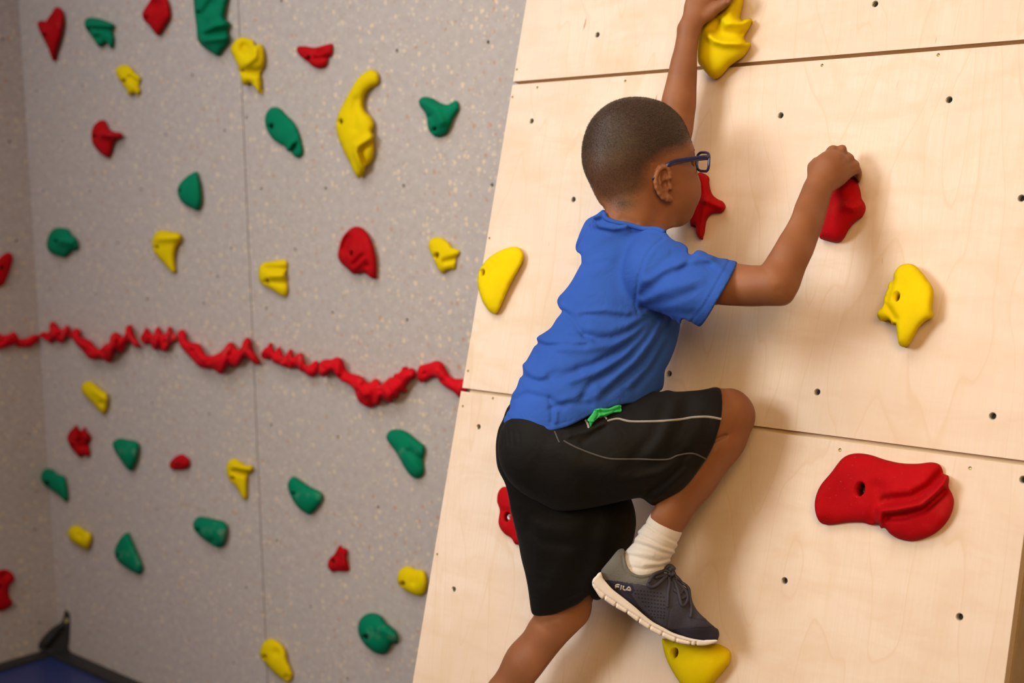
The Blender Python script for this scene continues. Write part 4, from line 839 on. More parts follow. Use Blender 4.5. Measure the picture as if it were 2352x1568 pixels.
# left arm raised overhead
armL = SDF(1480, 1730, -75, 560, -150, 175, 2.6)
armL.chain([(1400, 545, 40, 56), (1500, 400, 15, 50), (1548, 308, 0, 42)], 12)
armL.chain([(1550, 306, 0, 42), (1560, 230, -4, 41), (1574, 150, -8, 36), (1588, 62, -8, 30)], 12)
armL.ell((1606, 20, -12), (36, 42, 26), [[0.85, -0.5, -0.1], [0.5, 0.85, 0], [0.1, 0, 1]], 14)
armL.cap((1588, 60, -8), (1622, 0, -18), 30, 30, 14)
for i, ch in enumerate([[(1632, -30, -6, 13), (1664, -38, 10, 12), (1680, -14, 22, 11), (1676, 6, 26, 9)], [(1620, -44, -22, 13), (1654, -58, -8, 12), (1674, -38, 6, 11), (1674, -16, 10, 9)],
                        [(1606, -48, -38, 12.5), (1640, -64, -28, 12), (1664, -48, -14, 11), (1668, -28, -8, 9)], [(1592, -44, -52, 12), (1622, -58, -46, 11), (1646, -46, -34, 10), (1652, -30, -28, 9)]]):
    ch = [(x, y, w_ + 8, r_) for x, y, w_, r_ in ch]; armL.cap((1612 - i * 4, 2, -14 - i * 7), ch[0][:3], 17, ch[0][3], 8); armL.chain(ch, 3.5)
armL.chain([(1625, 32, 0, 20), (1652, 16, 12, 15), (1672, 4, 22, 12), (1686, -8, 28, 10)], 6)
armL.mask(R('I', '365,0 345,80 335,160 310,225 272,288 258,330 257,400 240,520 205,660 170,800 130,970 90,1140 40,1350 -100,1700 -200,2300 -420,2750 -100,2750 300,2000 430,1560 462,1420 472,1340 485,1200 490,1000 496,800 497,620 505,500 525,400 550,325 580,280 620,245 680,210 740,160 800,115 850,70 905,0 990,-120 900,-380 600,-420 440,-300 380,-120'), 5)
armL.relief([ST('I', '730,140 790,90 860,30', 8, -2.0), ST('I', '560,290 500,330', 7, -1.0)])
p, q = armL.mesh(1); pieces.append((p, q, None))

# right leg (knee up) and left leg (hanging, runs out of the picture)
legR = SDF(1420, 1752, 868, 1330, 110, 350, 3.0)
legR.chain([(1420, 1018, 262, 66), (1560, 975, 255, 60), (1655, 955, 248, 66)], 12)
legR.chain([(1668, 952, 242, 66), (1650, 1005, 246, 62), (1590, 1095, 258, 56), (1530, 1185, 262, 47), (1495, 1260, 262, 40), (1470, 1320, 262, 40)], 16)
legR.mask(R('L', '1100,60 1400,55 1505,85 1570,85 1630,105 1680,150 1712,200 1725,250 1722,310 1705,375 1665,445 1600,540 1530,640 1460,730 1390,820 1335,910 1295,985 1240,1090 1200,1230 900,1230 960,1050 1060,870 1095,800 1000,600 900,300'), 6)
legR.relief([ST('L', '1380,425 1470,403 1530,378', 4.5, -7.0), ST('L', '1400,440 1500,420 1560,370', 13, -3.5), ST('L', '1640,190 1690,250 1690,330', 16, 2.0), ST('L', '1560,150', 18, -1.2)])
p, q = legR.mesh(1); pieces.append((p, q, None))
legL = SDF(950, 1400, 1340, 1820, -190, 170, 3.6)
legL.chain([(1310, 1340, 80, 70), (1298, 1420, 62, 72), (1285, 1450, 56, 68)], 14)
legL.chain([(1290, 1445, 56, 66), (1225, 1530, 22, 66), (1165, 1610, -10, 56), (1110, 1700, -45, 42), (1078, 1770, -66, 36), (1075, 1815, -70, 36)], 18)
legL.mask(R('T', '900,700 940,1000 950,1068 880,1130 790,1220 720,1310 670,1410 630,1490 590,1568 530,1760 420,2050 330,2350 560,2400 700,2100 830,1780 955,1568 1000,1510 1060,1430 1130,1340 1200,1260 1280,1180 1340,1120 1370,1060 1380,1000 1387,900 1450,700'), 7)
legL.relief([ST('T', '1000,1130 1060,1110 1120,1095', 7, -1.6), ST('T', '960,1120 1060,1170', 9, -1.5), ST('T', '1040,1120 1120,1160', 5, -1.0)])
p, q = legL.mesh(1); pieces.append((p, q, None))
# trunk under the clothes, ties the limbs together
core = SDF(1140, 1700, 480, 1420, -40, 420, 9.0)
core.chain([(1450, 560, 188, 60), (1425, 680, 195, 78), (1380, 820, 205, 86), (1310, 980, 230, 88)], 26)
core.chain([(1450, 590, 190, 60), (1545, 628, 300, 50), (1640, 658, 372, 44)], 18); core.chain([(1430, 590, 160, 55), (1400, 548, 45, 46)], 20)
core.chain([(1310, 1040, 250, 78), (1450, 1020, 262, 68), (1570, 978, 254, 58)], 24); core.chain([(1262, 1040, 185, 76), (1310, 1200, 135, 70), (1306, 1360, 78, 60)], 24)
p, q = core.mesh(2); pieces.append((p, q, None))
off = 0; AV, AQ, AH = [], [], []
for p, q, h in pieces:
    AV.append(p); AQ.append(q + off); AH.append(np.zeros(len(p)) if h is None else h); off += len(p)
AV = np.vstack(AV); AQ = np.vstack(AQ); AH = np.concatenate(AH)
person = big_mesh('person', B2W(AV), AQ, M['skin'])
tag(person, 'person climbing in blue T-shirt, black shorts and glasses, left arm overhead', 'person')
at = person.data.attributes.new('hairmask', 'FLOAT', 'POINT')
if len(at.data) == len(AH): at.data.foreach_set('value', AH.astype(np.float32))

# ---- close-cropped hair: short strands over the scalp
def hair():
    tri = np.vstack([hq[:, [0, 1, 2]], hq[:, [0, 2, 3]]]); pw = B2W(hpnt); a, b, c = pw[tri[:, 0]], pw[tri[:, 1]], pw[tri[:, 2]]
    nr = np.cross(b - a, c - a); ar = np.linalg.norm(nr, axis=1); wgt = ar * np.clip(hm[tri].mean(1) - 0.08, 0, 1) ** 1.0
    cen0 = B2W([HC])[0]; mid = (a + b + c) / 3; sgn = np.sign(((mid - cen0) * nr).sum(1)).mean(); nr = nr * (1 if sgn > 0 else -1) / (ar[:, None] + 1e-12)
    N = 42000; ti = RNG.choice(len(tri), N, p=wgt / wgt.sum()); u = RNG.random((N, 2)); fl = u.sum(1) > 1; u[fl] = 1 - u[fl]
    P = a[ti] + (b - a)[ti] * u[:, :1] + (c - a)[ti] * u[:, 1:]; n = nr[ti]; dens = hm[tri].mean(1)[ti]
    crown = B2W([hp(-95, 70, 20)])[0]; fd = P - crown; fd -= n * (fd * n).sum(1)[:, None]; fd /= np.linalg.norm(fd, axis=1)[:, None] + 1e-9
    d = n * 0.62 + fd * 0.7 + RNG.normal(0, 0.28, (N, 3)); d /= np.linalg.norm(d, axis=1)[:, None]
    side = np.cross(d, RNG.normal(0, 1, (N, 3))); side /= np.linalg.norm(side, axis=1)[:, None] + 1e-9
    L = (0.0016 + 0.0022 * dens * RNG.random(N))[:, None]; wd = 0.00018
    V = np.stack([P - side * wd - n * 0.0003, P + side * wd - n * 0.0003, P + d * L], 1).reshape(-1, 3); F = np.arange(3 * N).reshape(-1, 3)
    o = big_mesh('hair', V, F, M['hair'], person); tag(o, kind='stuff'); return o
hair()
def blob(name, c, r, m, parent, seg=12):
    bm = bmesh.new(); bmesh.ops.create_uvsphere(bm, u_segments=seg, v_segments=seg // 2 + 2, radius=r)
    me = bpy.data.meshes.new(name); bm.to_mesh(me); bm.free(); me.materials.append(m); me.polygons.foreach_set('use_smooth', np.ones(len(me.polygons), bool))
    o = bpy.data.objects.new(name, me); COL.objects.link(o); o.parent = parent; o.location = c; return o
for sd in (1, -1):
    ey = blob('eye', B2W([hp(104, -14, 35 * sd)])[0], 13 * UNIT, M['eye'], person)
    blob('iris', B2W([hp(114, -14, 35 * sd)])[0] - B2W([hp(104, -14, 35 * sd)])[0], 5.5 * UNIT, M['iris'], ey, 8)
for sd in (1, -1):
    br = SDF(1540, 1630, 312, 366, 20, 280, 1.8)
    br.chain([hp(128, 8, 18 * sd).tolist() + [3.0], hp(124, 14, 40 * sd).tolist() + [3.2], hp(108, 8, 60 * sd).tolist() + [2.2]], 2)
    br.mask(HEADMASK + np.array([1.0, 0]), 2)
    sdf_obj('eyebrow', br, M['hair'], person)

# ---- eyeglasses
def tube_path(pts, r, k=6, flat=1.0, closed=False):
    pts = np.asarray(pts, float); n = len(pts); V, F = [], []; tg = np.gradient(pts, axis=0)
    if closed: tg = np.roll(pts, -1, 0) - np.roll(pts, 1, 0)
    tg /= np.linalg.norm(tg, axis=1)[:, None] + 1e-12; up = np.array([0.13, 0.31, 0.94])
    for i in range(n):
        a = np.cross(tg[i], up); a /= np.linalg.norm(a) + 1e-9; b = np.cross(tg[i], a); rr = r[i] if hasattr(r, '__len__') else r
        for j in range(k): t = 2 * math.pi * j / k; V.append(pts[i] + rr * (a * math.cos(t) * flat + b * math.sin(t)))
    for i in range(n if closed else n - 1):
        for j in range(k): i2 = (i + 1) % n; F.append((i * k + j, i * k + (j + 1) % k, i2 * k + (j + 1) % k, i2 * k + j))
    if not closed: F.append(tuple(range(k))[::-1]); F.append(tuple((n - 1) * k + j for j in range(k)))
    return V, F
def merge(parts):
    V, F = [], []
    for v, f in parts: o = len(V); V += list(v); F += [tuple(i + o for i in g) for g in f]
    return V, F
HNG = np.array([1629.0, 362.0, 214.0]); LS = -np.array([0.43, 0.02, 0.90]); LU = np.array([0.05, -1.0, 0.0])
def rim(c):            # rounded rectangle, c = middle of the lens
    pts = []
    for t in np.linspace(0, 2 * math.pi, 40, endpoint=False):
        ct, st = math.cos(t), math.sin(t); ex = 0.55
        pts.append(c + LS * (32 * abs(ct) ** ex * math.copysign(1, ct)) + LU * (21.5 * abs(st) ** ex * math.copysign(1, st)) + np.array([0.94, 0.1, -0.34]) * (3.0 * (1 - abs(ct))))
    return np.array(pts)
c1 = HNG + LS * 31 + LU * -10 + np.array([-0.5, 0, 0]); c2 = c1 + LS * 86
tp = R('H', '1440,700 1380,706 1290,715 1200,727 1120,740 1060,757 1010,785 960,830 905,880 872,915')
wt = np.linspace(0, 1, len(tp)); tw = [max(HNG[2] + 46 * t + 8, fw(x, y) + 5) if i > 1 else HNG[2] + 20 * t for i, ((x, y), t) in enumerate(zip(tp, wt))]
tmp = np.array([(x, y, w) for (x, y), w in zip(tp, tw)]); tmp[-3:, 2] = [ew + 10, ew + 6, fw(1500, 410) + 3]
tr = np.array([5.6, 5.6, 5.4, 5.2, 5.0, 4.8, 4.4, 3.8, 3.5, 4.0]) * UNIT
lt = np.array([c2 + LS * 30 + LU * 8, c2 + LS * 32 - HF * 60 + LU * 4, c2 + LS * 32 - HF * 125])
fr = [tube_path(B2W(rim(c1)), 3.0 * UNIT, closed=True), tube_path(B2W(rim(c2)), 3.0 * UNIT, closed=True), tube_path(B2W(np.array([c1 + LS * 30 + LU * 5, c1 + LS * 43 + LU * 9, c2 - LS * 30 + LU * 5])), 2.8 * UNIT), tube_path(B2W(lt), 4.5 * UNIT, flat=0.5)]
gl = mesh_obj('eyeglasses', *merge(fr), M['glasses'], person)
V, F = tube_path(B2W(tmp), tr, 8, 0.55); mesh_obj('temple', V, F, M['glasses'], gl)
for c in (c1, c2):
    rp = B2W(rim(c)); ce = rp.mean(0); V = list(rp) + [ce]; mesh_obj('lens', V, [(i, (i + 1) % 40, 40) for i in range(40)], M['lens'], gl)

# ---- T-shirt
sh = SDF(1140, 1720, 470, 1010, -30, 470, 3.2)
sh.chain([(1445, 540, 190, 92), (1432, 620, 185, 112), (1428, 690, 192, 130), (1412, 760, 200, 140), (1376, 850, 212, 150), (1338, 935, 226, 155), (1300, 990, 236, 148)], 30, ((0, 0, 1), 0.86))
sh.chain([(1420, 545, 150, 62), (1372, 556, 70, 60), (1395, 520, 60, 52)], 24)
sh.chain([(1450, 545, 190, 56), (1520, 575, 262, 62), (1545, 610, 305, 74)], 22)
sh.chain([(1520, 628, 300, 90), (1600, 662, 352, 86), (1680, 684, 392, 84)], 22)
CLN = R('K', '660,20 690,40 720,66 770,84 840,98 900,114 960,128 1030,132 1080,140')
sh.chain([(x, y + 9, np.nan_to_num(head.front(x, y + 4), nan=210) - 8, 17) for x, y in CLN], 10)
SMASK = np.vstack([R('K', '690,2 640,35 575,70 545,120 520,180 500,240 503,280 525,310 520,370 495,440 460,500 420,550 380,590 369,622 382,655 402,690 370,735 335,790 280,830 220,870 180,930 145,1000 130,1060 125,1120 105,1190 70,1240 50,1290 45,1340 25,1390 19,1422 60,1460 120,1485 180,1500 240,1501 300,1490 380,1470 460,1445 540,1405 600,1370 720,1325 830,1300 900,1292 960,1262 1015,1228 1075,1205 1090,1150 1095,1080 1130,1010 1165,920 1190,830 1204,770 1214,733'),
                   R('K', '1270,757 1300,772 1330,784 1380,720 1450,600 1520,480 1581,350 1540,338 1500,331 1400,315 1350,282 1310,276 1268,290 1245,252 1200,222 1165,213 1130,190 1105,160 1085,140 1040,125 960,125 900,116 860,104 840,90 760,78 715,62')])
sh.mask(SMASK, 3.5)
sh.relief([
    ST('K', '370,640 430,690 490,745 535,830 560,860', 6, -4), ST('K', '405,650 520,690 700,668 850,690', 7, 4),
    ST('K', '550,705 700,715 830,725 915,722', 8, -4), ST('K', '975,730 870,810 760,862 640,868 560,835', 8, -7), ST('K', '960,700 850,770 720,810 600,795', 10, 5),
    ST('K', '1015,735 910,850 790,950 620,1040 430,1090 330,1110', 10, -10), ST('K', '990,745 880,840 740,905 560,930 400,920', 11, 7),
    ST('K', '1055,735 960,870 860,985 740,1080 610,1160 545,1250', 9, -8), ST('K', '1035,745 930,880 800,1000 640,1085 470,1140', 11, 7),
    ST('K', '1112,735 1045,880 950,1025 820,1135 700,1230', 9, -8), ST('K', '1085,750 1000,890 880,1030 760,1130 640,1240', 9, 6),
    ST('K', '1160,745 1100,900 1010,1060 900,1190', 9, -6), ST('K', '1140,750 1075,900 985,1050 860,1180', 8, 4),
    ST('K', '215,880 300,915 420,905 560,912', 7, -5), ST('K', '230,860 330,885 450,880 600,880', 8, 4),
    ST('K', '130,1070 155,1115 250,1155 400,1135 520,1095', 8, -6), ST('K', '145,1040 220,1110 360,1105 480,1065', 9, 4),
    ST('K', '60,1330 85,1270 180,1235 320,1265 420,1320', 8, -5), ST('K', '330,1330 450,1295 600,1300', 7, -5), ST('K', '340,1420 345,1340 325,1260', 5, -4), ST('K', '365,1420 372,1350', 5, 4), ST('K', '400,1280 560,1220 640,1180', 9, 4),
    ST('K', '240,970 230,1030 300,960', 8, -3), ST('K', '480,900 560,880 520,830 460,820', 6, 3),
    ST('K', '615,135 605,100 640,75 675,70', 5, -5), ST('K', '640,95 640,115 760,135 850,115', 5, 4), ST('K', '660,140 760,155 840,140 900,165', 6, -3), ST('K', '860,120 880,150 930,160', 4, -4), ST('K', '620,130 560,230 540,300', 9, -3),
    ST('K', '880,170 700,235 560,335 540,400', 12, -3), ST('K', '900,230 760,300 620,420', 14, 3), ST('K', '520,340 560,380 700,350', 8, -3),
    ST('K', '945,570 1090,450 1240,395 1390,375', 11, -6), ST('K', '960,480 1120,380 1290,330 1400,330', 11, 5), ST('K', '955,650 1130,610 1290,545', 10, -4), ST('K', '950,610 1120,530 1330,470', 12, 4), ST('K', '1000,440 1150,300 1265,295', 9, -4), ST('K', '1270,300 1240,380 1190,420', 8, -4), ST('K', '1320,300 1420,360 1480,400', 8, 3), ST('K', '960,690 1150,690 1280,700', 10, -4),
    ST('K', '1085,195 1012,252 960,330 922,450 902,560 897,640 916,706 960,715', 2.6, -3.2), ST('K', '1098,205 1030,262 982,340 945,450 925,560 918,640', 5, 1.6),
    ST('K', '1525,345 1480,430 1430,520 1360,640 1270,752', 2.2, -2.0), ST('K', '1505,335 1415,510 1340,640 1250,745', 2.5, 1.0),
    ST('K', '25,1365 100,1420 200,1452 330,1445 470,1412 595,1355', 2.2, -1.6), ST('K', '700,80 770,108 850,125 960,150 1060,165', 2.4, -1.8),
])
sh.cap((1630, 668, 368), (1760, 704, 440), 58, 62, 3, op='sub')         # open sleeve
shirt = sdf_obj('t_shirt', sh, M['shirt'], person)
# ribbed collar round the neck
cl = smooth_loop(R('K', '690,14 702,48 760,73 840,87 900,104 960,118 1040,120 1092,142'), 6, False); cwv = np.array([np.nan_to_num(sh.front(x, y + 4), nan=230) for x, y in cl])
for _ in range(12): cwv[1:-1] = 0.25 * cwv[:-2] + 0.5 * cwv[1:-1] + 0.25 * cwv[2:]
mesh_obj('collar', *tube_path(B2W(np.column_stack([cl[:, 0], cl[:, 1] + 5, cwv - 1])), 5.5 * UNIT, 8), M['shirt'], shirt)

# ---- shorts: right leg lies over the left one
ML = R('L', '250,140 180,200 150,275 120,340 105,430 107,520 120,590 160,670 180,740 195,820 215,930 235,1030 265,1150 290,1240 310,1340 320,1420 330,1482 352,1494 400,1494 470,1484 540,1457 620,1422 690,1368 710,1396 758,1392 830,1300 900,1180 992,960 986,870 977,785 960,600 800,400 600,200')
so = SDF(1130, 1480, 880, 1424, -60, 330, 3.4)
so.chain([(1262, 1010, 180, 128), (1262, 1080, 172, 120), (1322, 1200, 140, 132), (1318, 1300, 105, 116), (1296, 1400, 66, 88)], 26, ((0, 0, 1), 0.85))
so.mask(ML, 5)
so.relief([ST('L', '240,830 300,900 420,960 560,980', 14, 3), ST('L', '300,960 420,1040 600,1060', 14, -4), ST('L', '560,1120 480,1230 440,1330', 20, 4), ST('L', '700,960 660,1150 600,1330', 22, -5), ST('L', '350,1000 370,1200 380,1400', 24, 4), ST('L', '325,1405 420,1415 540,1390 640,1345', 2.5, -2.0), ST('L', '800,900 780,1100', 20, 4)])
so.cap((1300, 1375, 66), (1285, 1480, 50), 70, 74, 2, op='sub')
MR = R('L', '300,120 180,200 150,275 120,340 105,430 108,520 125,600 170,690 230,760 310,810 400,838 480,846 560,846 680,830 800,806 900,785 980,770 1012,770 1050,792 1095,813 1150,776 1250,722 1320,652 1410,526 1450,452 1472,395 1500,290 1511,190 1506,110 1496,86 1470,78 1380,95 1300,101 1220,106 1170,96 1125,106 1060,90 900,100 600,80')
sr = SDF(1130, 1670, 878, 1180, 60, 440, 3.2)
sr.chain([(1262, 1030, 262, 118), (1330, 1060, 272, 118), (1420, 1045, 275, 122), (1510, 1028, 268, 124), (1620, 985, 250, 112)], 26, ((0, 0, 1), 0.88))
sr.mask(MR, 5)
sr.relief([ST('L', '160,330 175,500 230,640 330,760', 16, 3), ST('L', '480,450 620,560 900,640 1100,630', 26, 4), ST('L', '900,600 1100,560 1250,470', 18, -4), ST('L', '700,700 900,720 1080,690', 20, -4), ST('L', '1000,640 1150,600 1300,520', 10, 3), ST('L', '1050,720 1150,660 1250,560 1300,490', 10, -5), ST('L', '1080,780 1180,700 1290,600', 10, 4),
           ST('L', '560,380 660,350 780,300', 7, 5), ST('L', '640,420 720,370 780,330', 7, -4), ST('L', '1150,200 1080,380 960,520', 14, -3), ST('L', '1300,160 1260,330 1180,470', 14, -3), ST('L', '1220,160 1160,350 1060,500', 14, 3), ST('L', '1390,180 1370,330 1300,460', 14, 2),
           ST('L', '150,300 150,450', 3, -2), ST('L', '175,320 185,430', 3, -2), ST('L', '205,350 215,440', 3, -1.5), ST('L', '250,370 250,450', 3, -1.5)])
sr.cap((1600, 992, 250), (1730, 962, 246), 66, 72, 3, op='sub')
shorts = sdf_obj('shorts', sr, M['shorts'], person)
sdf_obj('left_leg', so, M['shorts'], shorts).name = 'trouser_leg'
def ribbon(name, path, half, field, m, parent, lift=1.2, fb=None):
    pl = smooth_loop(path, 5, False); tg = np.gradient(pl, axis=0); tg /= np.linalg.norm(tg, axis=1)[:, None]; nr = np.stack([-tg[:, 1], tg[:, 0]], 1)
    fw_ = np.array([field.front(x, y) for x, y in pl]); ok = np.isfinite(fw_); fw_ = np.interp(np.arange(len(pl)), np.where(ok)[0], fw_[ok])
    fw_ = np.convolve(np.r_[fw_[:1], fw_, fw_[-1:]], [0.25, 0.5, 0.25], 'valid')
    L, C, Rr = pl - nr * half, pl, pl + nr * half
    V = np.vstack([np.column_stack([L, fw_ + lift * 0.3]), np.column_stack([C, fw_ + lift + 0.8]), np.column_stack([Rr, fw_ + lift * 0.3])]); n = len(pl); F = []
    for i in range(n - 1): F += [(i, i + 1, n + i + 1, n + i), (n + i, n + i + 1, 2 * n + i + 1, 2 * n + i)]
    return mesh_obj(name, B2W(V), F, m, parent)
ribbon('seam_stitch', R('L', '797,288 860,274 900,283 950,291 1050,291 1150,287 1250,278 1330,265 1420,262 1505,276'), 2.6, sr, M['stitch'], shorts, 2.0)
ribbon('seam_stitch', R('L', '525,410 600,450 700,490 800,520 880,525 1000,525 1100,528 1180,525 1240,500 1330,490 1410,525'), 1.9, sr, M['stitch_dark'], shorts, 2.0)
ribbon('seam_stitch', R('L', '470,350 490,400 500,420'), 1.7, sr, M['stitch_dark'], shorts, 2.0)
ribbon('seam_stitch', R('W', '60,940 110,1010 150,1090 180,1210'), 2.4, sr, M['stitch'], shorts, 2.5)
ribbon('seam_stitch', R('W', '540,860 620,825 700,825 760,860 785,915'), 2.2, sr, M['stitch'], shorts, 6)
# green pocket lining
def pocket():
    ol = smooth_loop(R('W', '130,945 200,850 280,750 345,650 370,595 440,570 560,548 700,552 850,548 960,510 1080,460 1200,438 1270,450 1285,480 1270,540 1295,620 1260,680 1150,690 1050,690 960,720 860,770 780,810 700,815 600,830 500,870 420,940 340,1020 280,1120 240,1180 210,1090 170,990'), 2.0)
    if np.sum(ol[:, 0] * np.roll(ol[:, 1], -1) - ol[:, 1] * np.roll(ol[:, 0], -1)) < 0: ol = ol[::-1]
    P, T, n, _ = sheet(ol, 2.0); d = seg_dist(P, ol)
    wv = np.array([max(np.nan_to_num(sr.front(x, y), nan=0), np.nan_to_num(sh.front(x, y), nan=0)) for x, y in P]); wv = jacobi(T, wv, np.ones(len(P), bool), 10)
    wv = wv + 3 + 2.5 * np.clip(d / 3, 0, 1) + stroke_field(P, [ST('W', '490,690 500,780 400,930', 1.6, -4), ST('W', '400,610 560,690 800,680 1000,640 1220,560', 2.2, -5), ST('W', '560,570 620,640', 2, -3), ST('W', '720,750 860,690 1000,640', 1.8, 3), ST('W', '150,970 360,1000', 1.5, 3), ST('W', '1240,480 1230,590', 2.2, -4), ST('W', '550,600 520,560', 2, 3)])
    V = np.vstack([np.column_stack([P, wv]), np.column_stack([P[:n], wv[:n] - 7])]); k = len(P)
    F = [tuple(t[::-1]) for t in T] + [(i, (i + 1) % n, k + (i + 1) % n, k + i) for i in range(n)]
    mesh_obj('pocket_lining', B2W(V), F, M['pocket'], shorts)['label'] = 'green pocket lining sticking out'
pocket()

# ---- sock and shoe of the raised right foot
sk = SDF(1410, 1600, 1160, 1336, 180, 345, 2.0)
sk.chain([(1525, 1195, 262, 50), (1500, 1250, 262, 50), (1470, 1310, 262, 52)], 10, ((0, 0, 1), 0.95))
sk.mask(R('N', '635,90 600,135 575,180 555,210 530,240 502,265 500,300 470,350 440,390 410,420 390,460 385,510 395,560 420,640 600,680 760,620 800,560 808,525 795,495 830,462 852,430 866,408 890,350 918,310 938,272 905,272 830,255 760,215 700,165 660,125'), 3, smooth=True)
sk.relief([ST('N', '575,195 650,260 760,320 870,370', 3, -2.2), ST('N', '500,285 600,330 720,390 850,430', 3.5, -2.6), ST('N', '470,360 600,400 700,440 820,470', 3.5, -2.2), ST('N', '560,230 680,300 860,390', 4, 1.8), ST('N', '480,320 620,370 830,445', 4, 1.8), ST('N', '430,470 560,500 680,520 800,495', 4, -2.2), ST('N', '440,570 560,590 700,570 800,535', 4, -2.5), ST('N', '560,545 700,545 800,515', 4, 2.0), ST('N', '400,440 520,450 640,470', 4, 1.5)])
sk.cap((1540, 1170, 262), (1560, 1120, 262), 41, 50, 2, op='sub')
sdf_obj('sock', sk, M['sock'], person)
wc = ([1355, 1660], [262, 262])
up_ = SDF(1362, 1660, 1250, 1480, 190, 335, 1.6)
up_.chain([(1418, 1305, 262, 52), (1470, 1345, 262, 56), (1540, 1395, 262, 54), (1600, 1432, 262, 46), (1632, 1452, 262, 34)], 16, ((0, 0, 1), 1.0))
UMASK = R('N', '188,612 220,560 270,500 318,440 345,416 388,412 384,470 402,545 432,602 480,635 540,645 620,630 690,600 735,562 790,550 825,580 832,620 872,660 912,702 945,742 962,800 985,885 1025,952 1085,1012 1150,1070 1195,1102 1209,1145 1200,1185 1180,1215 1090,1215 950,1190 800,1140 640,1055 480,925 380,845 280,765 215,700')
up_.mask(UMASK, 5)
up_.cap((1462, 1315, 262), (1530, 1180, 262), 44, 60, 3, op='sub')
up_.relief([ST('N', '395,440 400,540 440,610 500,645 600,640 680,615', 4, 2.2), ST('N', '370,470 385,580 440,650 540,675 620,655', 2, -1.2), ST('N', '790,920 760,1090', 1.6, -1.2), ST('N', '830,1110 1000,1095 1195,1090', 2.2, -1.0), ST('N', '850,880 980,1000 1090,1020', 2.5, 1.4), ST('N', '220,690 400,705 590,720', 1.5, -1.0), ST('N', '430,800 600,1000', 1.6, -1.0)])
zg = smooth_loop(R('N', '160,690 215,682 300,688 420,706 520,716 590,722 640,640 700,590 700,380 300,380 150,550'), 4)
zd = smooth_loop(R('N', '190,690 300,695 450,712 470,790 450,800 600,1005 760,1100 900,1100 1195,1090 1230,1230 700,1150 400,900'), 4)
zd2 = R('N', '350,792 430,800 610,1010 560,985')
def zone(c):
    m = np.ones(len(c), int); m[in_poly(c[:, :2], zd)] = 2; m[in_poly(c[:, :2], zg)] = 0; return m
shoe = sdf_obj('shoe', up_, [M['shoe_grey'], M['shoe_navy'], M['shoe_dark']], person, 1, zone)
sl_ = SDF(1348, 1664, 1300, 1492, 195, 330, 1.7)
sl_.d[:] = -60; sl_.slab(wc, 52, 8)
sl_.mask(R('N', '190,612 165,622 148,645 122,670 111,705 118,738 140,772 180,832 215,852 310,917 410,972 510,1047 600,1107 710,1167 830,1217 960,1241 1070,1246 1150,1231 1196,1211 1192,1195 1090,1196 1000,1186 900,1161 800,1126 720,1086 640,1041 560,981 480,911 380,831 290,761 228,692 205,660'), 4)
grv = [ST('N', s, 1.5, -4.5) for s in ('225,818 205,862', '322,880 305,925', '420,945 400,985', '525,1010 500,1055', '620,1075 598,1115', '722,1128 705,1172', '838,1180 828,1222', '965,1215 958,1245', '1010,1215 1005,1245')]
sl_.relief(grv + [ST('N', '122,712 150,750 225,812 325,880 425,948 525,1012 622,1078 722,1130 838,1182 965,1216', 1.5, -2.4), ST('N', '190,660 260,760 400,880 560,1000 720,1105 900,1170 1080,1200', 2.0, -1.2)])
sdf_obj('sole', sl_, M['sole'], shoe)
def surf_tubes(name, paths, r, field, m, parent, lift=2.0, k=6):
    ps = []
    for pth in paths:
        pts, lf = (pth if isinstance(pth, tuple) else (pth, lift)); pl = smooth_loop(pts, 3, False)
        wv = np.array([field.front(x, y) for x, y in pl]); ok = np.isfinite(wv); wv = np.interp(np.arange(len(pl)), np.where(ok)[0], wv[ok]) if ok.any() else np.full(len(pl), 300.0)
        for _ in range(3): wv[1:-1] = 0.25 * wv[:-2] + 0.5 * wv[1:-1] + 0.25 * wv[2:]
        ps.append(tube_path(B2W(np.column_stack([pl, wv + lf])), r * UNIT, k))
    return mesh_obj(name, *merge(ps), m, parent)
# laces: bow loops, hanging ends, crossings
surf_tubes('lace_loop', [(R('V', '740,300 640,360 520,330 400,370 260,430 190,500 130,600 90,690 180,760 300,720 400,640 520,520 640,430 770,360'), 6)], 3.6, up_, M['lace'], shoe)
surf_tubes('lace_loop', [(R('V', '700,500 780,640 850,800 900,980 930,1130 980,1240 1060,1180 1110,1050 1080,900 980,760 860,640 740,510'), 5)], 3.4, up_, M['lace'], shoe)
surf_tubes('lace_end', [(R('V', '740,400 640,480 640,700 610,900 600,1100 590,1280'), 4)], 3.5, up_, M['lace'], shoe)
surf_tubes('lace_end', [(R('V', '760,430 860,520 960,640 1080,720 1150,830 1170,1000 1200,1200 1210,1400 1180,1540'), 4)], 3.4, up_, M['lace'], shoe)
surf_tubes('lace_knot', [(R('V', '650,330 720,250 760,280 740,360 680,430'), 8), (R('V', '620,400 700,450 780,390'), 9), (R('V', '540,300 620,220 690,210 740,260'), 4)], 4.4, up_, M['lace'], shoe)
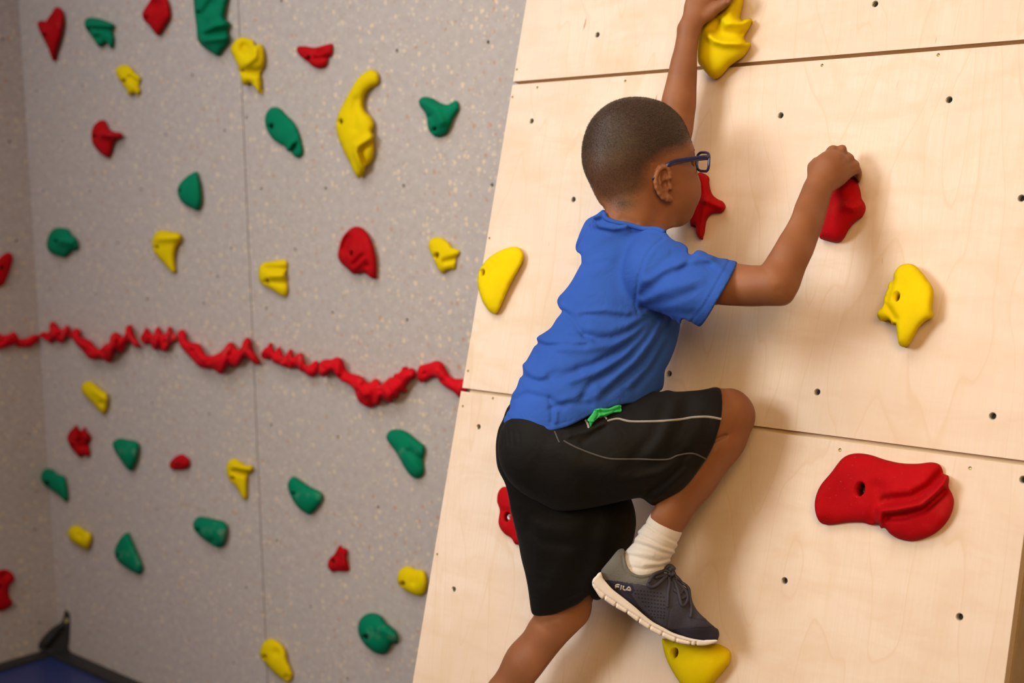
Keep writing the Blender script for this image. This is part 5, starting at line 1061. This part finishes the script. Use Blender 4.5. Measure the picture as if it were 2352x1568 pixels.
surf_tubes('lace_crossing', [(R('V', '280,520 400,490 560,450'), 4), (R('V', '880,960 960,880 1040,800'), 2), (R('V', '760,820 860,900 960,930'), 2), (R('V', '960,1060 1040,1010 1110,960'), 2)], 3.4, up_, M['lace'], shoe)
# lettering on the heel side: outlined capitals F I L A
FILA = ['447,790 456,690 500,684 572,692', '452,742 500,742 556,752', '626,700 614,770 600,832', '692,716 678,780 672,824 745,852', '752,858 800,800 852,745 884,800 902,872', '790,838 850,848 890,862']
surf_tubes('logo_lettering', [(R('U', s), 0.2) for s in FILA], 1.9, up_, M['logo'], shoe, 0.2, 6)
def perforations():
    V, F = [], []
    rows = [(990, 840, 1800, 940, 9), (1030, 950, 1890, 1060, 10), (1135, 1075, 1900, 1180, 9), (1250, 1195, 1890, 1290, 8), (1335, 1325, 1900, 1400, 7), (1440, 1455, 1900, 1510, 6), (1500, 1560, 1900, 1610, 5), (1540, 1650, 1880, 1690, 5)]
    for x0, y0, x1, y1, n in rows:
        for i in range(n):
            t = i / (n - 1); x, y = P1('U', x0 + (x1 - x0) * t, y0 + (y1 - y0) * t); w0 = up_.front(x, y)
            if not np.isfinite(w0): continue
            b = len(V); s = 1.75
            for dx, dy in ((-s, -s * 0.9), (s, -s * 0.7), (s, s * 0.9), (-s, s * 0.7)): V.append((x + dx, y + dy, max(up_.front(x + dx, y + dy), w0 - 2) + 0.7))
            F.append((b + 3, b + 2, b + 1, b))
    o = mesh_obj('perforation', B2W(V), F, M['dark'], shoe); o['kind'] = 'stuff'  # flat dark quads, shade of the punched holes painted on
perforations()
# left foot below the picture
lf = SDF(1010, 1290, 1740, 1910, -190, 100, 4.0)
lf.chain([(1075, 1800, -66, 40), (1110, 1830, -45, 42), (1180, 1838, -8, 38), (1232, 1842, 20, 30)], 16)
lf.d = np.maximum(lf.d, (lf.ys - 1866)[None, :, None])
shoe2 = sdf_obj('shoe', lf, [M['shoe_navy']], person)
ls = SDF(1020, 1290, 1850, 1886, -190, 100, 4.0); ls.chain([(1085, 1868, -62, 46), (1235, 1868, 18, 38)], 4); ls.d = np.maximum(ls.d, np.abs(ls.ys - 1868)[None, :, None] - 11)
sdf_obj('sole', ls, M['sole'], shoe2)
